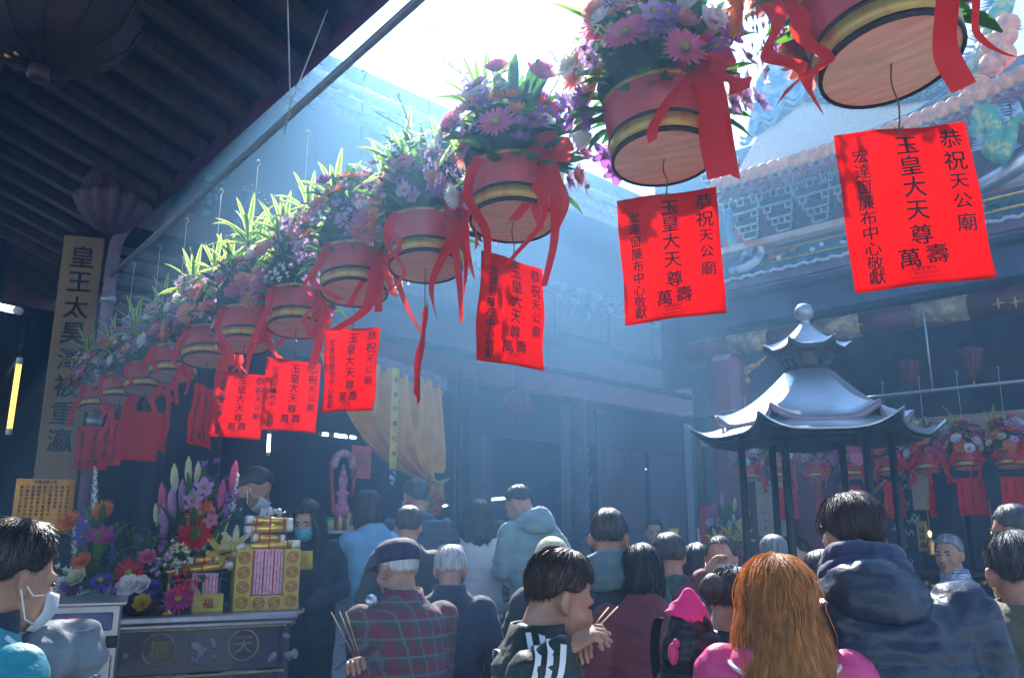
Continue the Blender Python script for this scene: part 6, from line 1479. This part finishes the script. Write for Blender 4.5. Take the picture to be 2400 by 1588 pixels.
def x4(t, s, Bd, HD, A, jk, body, RH):
    m = MB(); m.slab(lambda u, v: Bd(((u - .5) * .15, .136 - .01 * abs(u - .5), 1.26 + v * .12)) * s, 6, 4, .004); m.build('yellow_shirt_front', yellow_paint, jk)
    p = (A['R'][2] + A['L'][2]) / 2 + Vector((0, .09, .03)); q = (MAT[t.name] @ (p * s)); ph = thing('mobile_phone', 'dark mobile phone held by the woman in the turquoise mask', 'phone', q, t.rotation_euler.z, rot=(R(55), 0, t.rotation_euler.z))
    m = MB(); m.box((0, 0, 0), (.15, .078, .009), None, .004); m.build('phone_body', black_ink, ph, smooth=False); m = MB(); m.box((0, 0, -.0052), (.135, .068, .0016), None); m.build('phone_back', mat('grey_phone_back', (.4, .4, .42), .3), ph, smooth=False)
person('woman with long black hair and a turquoise mask, yellow shirt under a dark jacket', (710, 1205), 5.0, 172, navy, 'long', hairlen=.3, nod=22, lean=6, mask=mask_t, seed=6, arms='low', extra=x4, skin=skin_p)
person('woman in a light blue sweater reaching left with her back turned', (846, 1182), 5.2, 40, sky_b, 'bob', hairlen=.11, hairback=.0, hairflare=.004, nod=12, lean=8, turn=30, seed=7, legs=denim, armw={'L': (at(812, 1300, 5.1), at(792, 1278, 5.3))}, topname='sweater')
person('tall person in a navy quilted puffer jacket seen from behind below the curtain', (960, 1152), 5.6, 5, navy_p, 'short', hairm=hair_n, turn=35, seed=8, wide=1.12, quilt=.012, mask=mask_w)
person('person with curly charcoal hair in a dark coat in front of the puffer jacket', (946, 1222), 4.7, 0, charc, 'full', hairm=hair_n, nod=14, lean=8, seed=9, strands=150)
inc_hand = at(838, 1552, 3.1)
person('old man in a navy cap and red grey plaid shirt holding incense', (918, 1318), 3.45, 32, plaid_r, 'thin', hairm=hair_w, skin=skin_m, nod=10, lean=7, turn=12, seed=11, near=True, collar=plaid_r, cap=('cap', cap_m), wide=1.1, foldamp=.008, hcurl=1.45, hscale=.9, armw={'L': (at(875, 1610, 3.25), inc_hand), 'R': (at(1012, 1600, 3.45), at(940, 1640, 3.3))}, topname='shirt')
incense(inc_hand + Vector((-.01, .02, .02)), at(783, 1415, 3.2), 3, 'bundle of incense sticks held by the old man in the cap')
person('white haired man in a dark navy coat seen from behind', (1042, 1320), 4.2, 4, navy, 'short', hairm=hair_w, nod=16, lean=10, seed=12, near=True, collar=navy, strands=900, wide=1.0)
person('woman with long dark hair in a white t-shirt and jeans seen from behind', (1106, 1200), 5.7, 8, white_t, 'long', hairlen=.24, hairm=hair_k, nod=6, seed=13, legs=denim, short_sleeve=True, hem=.86, topname='shirt')
person('man in a grey green hoodie with bowed head and one hand behind his back', (1200, 1168), 5.5, 38, hoodie_m, 'crew', hairm=hair_k, nod=30, lean=8, turn=18, seed=14, legs=khaki, hood=hoodie_m, arms={'L': 'front', 'R': 'back'}, wide=1.02, topname='hoodie', foldamp=.009)
person('person in dark patterned clothes between the white t-shirt and the hoodie', (1156, 1242), 6.2, 60, cloth('dark_patterned_cloth', (.03, .03, .04), col2=(.2, .18, .17), scale=26, lo=.5, hi=.62), 'full', seed=15, nod=10)
bh1, bh2 = at(1308, 1506, 2.08), at(1322, 1508, 2.2)
person('boy in a dark track jacket with three white sleeve stripes looking down at his hands', (1297, 1385), 2.3, -72, dkgreen, 'full', hairm=hair_b, nod=20, lean=8, seed=16, near=True, collar=dkgreen, skin=skin_m, extra=shoulder_stripes(stripe_w, 3, .034, .017, y0=-.02), hcurl=1.15, hscale=.88, armw={'R': (at(1222, 1565, 2.08), bh1), 'L': (at(1270, 1575, 2.45), bh2)}, strands=1800, foldamp=.01)
incense(at(1352, 1484, 2.12), at(1432, 1405, 2.3), 2, 'thin incense stick held by the boy in the striped jacket')
person('person in a cream beanie standing behind the boy', (1278, 1302), 4.5, 0, charc, 'short', cap=('beanie', beanie_m), seed=17, lean=4)
person('person with dark hair in a teal jacket with its hood down', (1408, 1246), 3.9, -8, dteal, 'short', hairm=hair_n, strands=600, seed=18, hood=cloth('grey_teal_cloth', (.09, .15, .17)), nod=10, wide=1.08, near=True)
person('woman with a black bob and a maroon jacket in the middle of the crowd', (1486, 1325), 3.7, 12, maroon_c, 'bob', hairlen=.11, hairback=.0, hairflare=.004, nod=10, seed=19, near=True, wide=1.05, turn=-22, strands=900)
def x17(t, s, Bd, HD, A, jk, body, RH):
    m = MB(); P = []
    for i in range(20):
        u = i / 19; x, z = lerp(-.13, .16, u), lerp(1.43, 1.0, u); ok, p, n, _ = jk.ray_cast(Bd((x, 0, z)) * s + Vector((0, -.7, 0)), Vector((0, 1, 0)))
        if ok: P.append(p + n * .004)
    strip_ribbon(m, P, .035, Vector((1, 0, 1))); m.build('bag_strap', black_ink, jk)
person('person in a grey green jacket with a black strap across the back', (1548, 1292), 4.3, 6, green_g, 'short', hairm=hair_n, strands=400, seed=20, nod=12, lean=6, extra=x17)
person('small distant man in dark clothes facing the camera under the dark lintel', (1514, 1232), 7.0, 178, navy, 'short', seed=21)
person('person in a lavender mask facing the camera with a hand raised to the brow', (1668, 1294), 4.4, 158, maroon_c, 'thin', hairm=hair_n, mask=mask_l, seed=22, nod=4, near=True, armw={'R': (at(1582, 1392, 4.1), at(1628, 1332, 4.15))}, skin=skin_m)
person('person with long straight black hair left of the raised hand', (1612, 1310), 4.9, 0, charc, 'long', hairlen=.3, seed=23)
def x20(t, s, Bd, HD, A, jk, body, RH):
    hb = [c for c in t.children if c.name.startswith('hair')][0]; m = MB(); m.ell(HD((.0, -.125, .03)) * s, Vector((.05, .045, .05)) * s, RH, 16, 10)
    for v in range(len(m.v)): m.v[v] += noise.noise_vector(m.v[v] * 30) * .006
    m.build('hair_bun', hair_b, hb); m = MB(); m.tube([HD((.036 * math.cos(a), -.1, .03 + .036 * math.sin(a))) * s for a in [k * math.pi / 8 for k in range(17)]], .006 * s, 6); m.build('hair_tie', mat('beaded_tie', (.3, .3, .32), .2, metal=.6), hb)
person('dark haired girl with a tied bun in a black coat beside the ginger hair', (1700, 1400), 2.75, -54, black_p, 'tied', hairm=hair_b, nod=16, lean=6, seed=24, near=True, strands=1400, extra=x20, skin=skin_m)
p = at(1600, 1505, 2.42); t = thing('backpack', 'black padded backpack with a round coral emblem left of the ginger hair', 'backpack', p, R(6))
m = MB(); m.ell((0, 0, 0), (.085, .07, .1), None, 20, 14); m.ell((0, .02, -.1), (.095, .08, .12), None, 20, 14); m.ell((0, .0, .07), (.06, .06, .05), None, 16, 10); mm = fused(m, .008, 3); folds(mm, .006, 4, .006, 55, 14); bg_ = mm.build('bag', black_p, t)
m = MB(); c = Vector((.012, -.093, -.06))
for rr in (.024, .014): m.tube([c + Vector((rr * math.cos(a), 0, rr * math.sin(a))) for a in [k * math.pi / 10 for k in range(21)]], .0042, 6)
m.box(c, (.008, .004, .016)); m.build('round_emblem', mat('coral_emblem', (.6, .09, .1), .5), bg_)
m = MB(); m.ell((-.07, -.055, .0), (.016, .012, .03)); m.ell((-.062, -.06, .028), (.01, .01, .014)); m.build('pink_zip_tab', pink_n, bg_)
for q in (-1, 1): m = MB(); strip_ribbon(m, bez([(q * .05, .03, .09), (q * .07, .1, .07), (q * .07, .14, -.05), (q * .06, .08, -.18)], 6), .03, Vector((1, 0, 0))); m.build('strap', black_ink, bg_)
p = at(1589, 1426, 2.42); t = thing('pink_hat', 'hot pink peaked hat with an upturned edge on top of the black backpack', 'hat', p, R(6))
m = MB(); rows = []
for j in range(10):
    v = j / 9; rr = .06 * (1 - v) ** .75 + .004
    rows.append([Vector((math.cos(a) * rr * (1.0 + .12 * (1 - v)) + .004 * v, math.sin(a) * rr * .8, .072 * v + (1 - v) ** 3 * (.014 * math.cos(a - 2.6) + .006 * math.sin(2 * a)))) for a in [k * 2 * math.pi / 30 for k in range(30)]])
m.rings(rows); m.v = [Vector((p.x + .3 * p.z * (.5 - p.z * 4), p.y * .8, p.z * (1.05 - 2.2 * p.x))) for p in m.v]; mm = fused(m, .004, 3); folds(mm, .006, 3, 0, 60, 26); mm.build('pink_felt', cloth('hot_pink_fleece', (.85, .04, .26), .7, trans=.15), t)
def x21(t, s, Bd, HD, A, jk, body, RH):
    m = MB(); m.tube([Bd(Vector((math.cos(a) * .15, math.sin(a) * .15 - .02, 1.405 - .05 * max(0, -math.sin(a))))) * s for a in [lerp(R(170), R(370), k / 24) for k in range(25)]], .007 * s, 6); m.build('pale_trim', white_t, jk)
person('woman with long ginger blonde hair and a bright pink jacket, foreground right', (1802, 1402), 2.25, -15, pink_n, 'long', hairlen=.42, hairm=hair_o, nod=4, seed=26, near=True, strands=3600, hood=pink_n, hoodk=.8, collar=lining, hairback=.15, hairflare=.03, neck=.05, wide=1.0, foldamp=.009, extra=x21, lean=2)
person('tall dark haired man in a slate blue hooded puffer with a navy scarf, foreground right', (1972, 1254), 2.45, -12, slate_p, 'short', hairm=hair_b, nod=16, lean=8, turn=18, tilt=-7, seed=27, near=True, strands=2600, hood=slate_p, scarf=cloth('navy_scarf_knit', (.025, .04, .1), scale=30), wide=1.32, sleeve=1.3, quilt=.005, foldamp=.012, arms='low')
person('grey haired man in a blue white checked shirt glancing back', (2196, 1284), 5.2, 60, plaid_b, 'short', hairm=hair_g, turn=70, nod=2, seed=28, skin=skin_m, collar=plaid_b, near=True, topname='shirt')
person('person in an olive jacket cut off by the right edge of the photo', (2352, 1330), 2.55, -16, olive, 'short', hairm=hair_n, strands=1500, seed=29, near=True, wide=1.12, nod=8, collar=olive)
person('person in a grey coat behind the olive jacket at the right edge', (2345, 1232), 4.2, 30, greyc, 'short', hairm=hair_n, turn=10, seed=30, nod=8, hood=greyc)
person('woman in a pale blue shirt looking left behind the pavilion posts', (1843, 1284), 6.0, 115, sky_b, 'tied', seed=31, skin=skin_p, topname='shirt')
person('person with blue grey hair in a dark coat left of the woman behind the posts', (1790, 1288), 5.2, 2, dteal, 'full', hairm=hair_g, seed=32)
person('person with a dark head of hair seen between the ginger hair and the tall man', (1903, 1338), 3.7, 0, navy, 'short', seed=33, nod=10)
# ---------------------------------------------------------------- incense haze in the courtyard
hz = MB(); hz.box((0, 59, 6.0), (160, 170, 14.4))
ho = hz.build('haze', [], smooth=False)
hm = bpy.data.materials.new('incense_haze'); hm.use_nodes = True; n_ = hm.node_tree.nodes; n_.remove(n_['Principled BSDF'])
pv = n_.new('ShaderNodeVolumePrincipled'); pv.inputs['Density'].default_value = HAZE_DENSITY; pv.inputs['Color'].default_value = (.27, .58, 1, 1); pv.inputs['Anisotropy'].default_value = .77
hm.node_tree.links.new(pv.outputs[0], n_['Material Output'].inputs['Volume'])
ho.data.materials.append(hm); ho['kind'] = 'stuff'
# thicker incense smoke drifting under the roofs on the left and in front of the main hall
sm_ = bpy.data.materials.new('incense_smoke'); sm_.use_nodes = True; n_ = sm_.node_tree.nodes; n_.remove(n_['Principled BSDF'])
pv = n_.new('ShaderNodeVolumePrincipled'); pv.inputs['Density'].default_value = .0175; pv.inputs['Color'].default_value = (.27, .58, 1, 1); pv.inputs['Anisotropy'].default_value = .74
sm_.node_tree.links.new(pv.outputs[0], n_['Material Output'].inputs['Volume'])
for c, r, yw in (((-1.75, 3.7, 3.3), (2.6, 2.9, 2.3), .6), ((-.4, 7.6, 2.5), (3.0, 2.4, 2.0), .75), ((3.9, 7.6, 2.6), (1.6, .9, 1.3), -.8)):
    m = MB(); m.ell(c, r, rz3(yw), 40, 24)
    for i, p in enumerate(m.v):
        d = p - Vector(c); m.v[i] = Vector(c) + d * (1 + .3 * noise.noise(p * .45))
    o = m.build('smoke', sm_); o['kind'] = 'stuff'
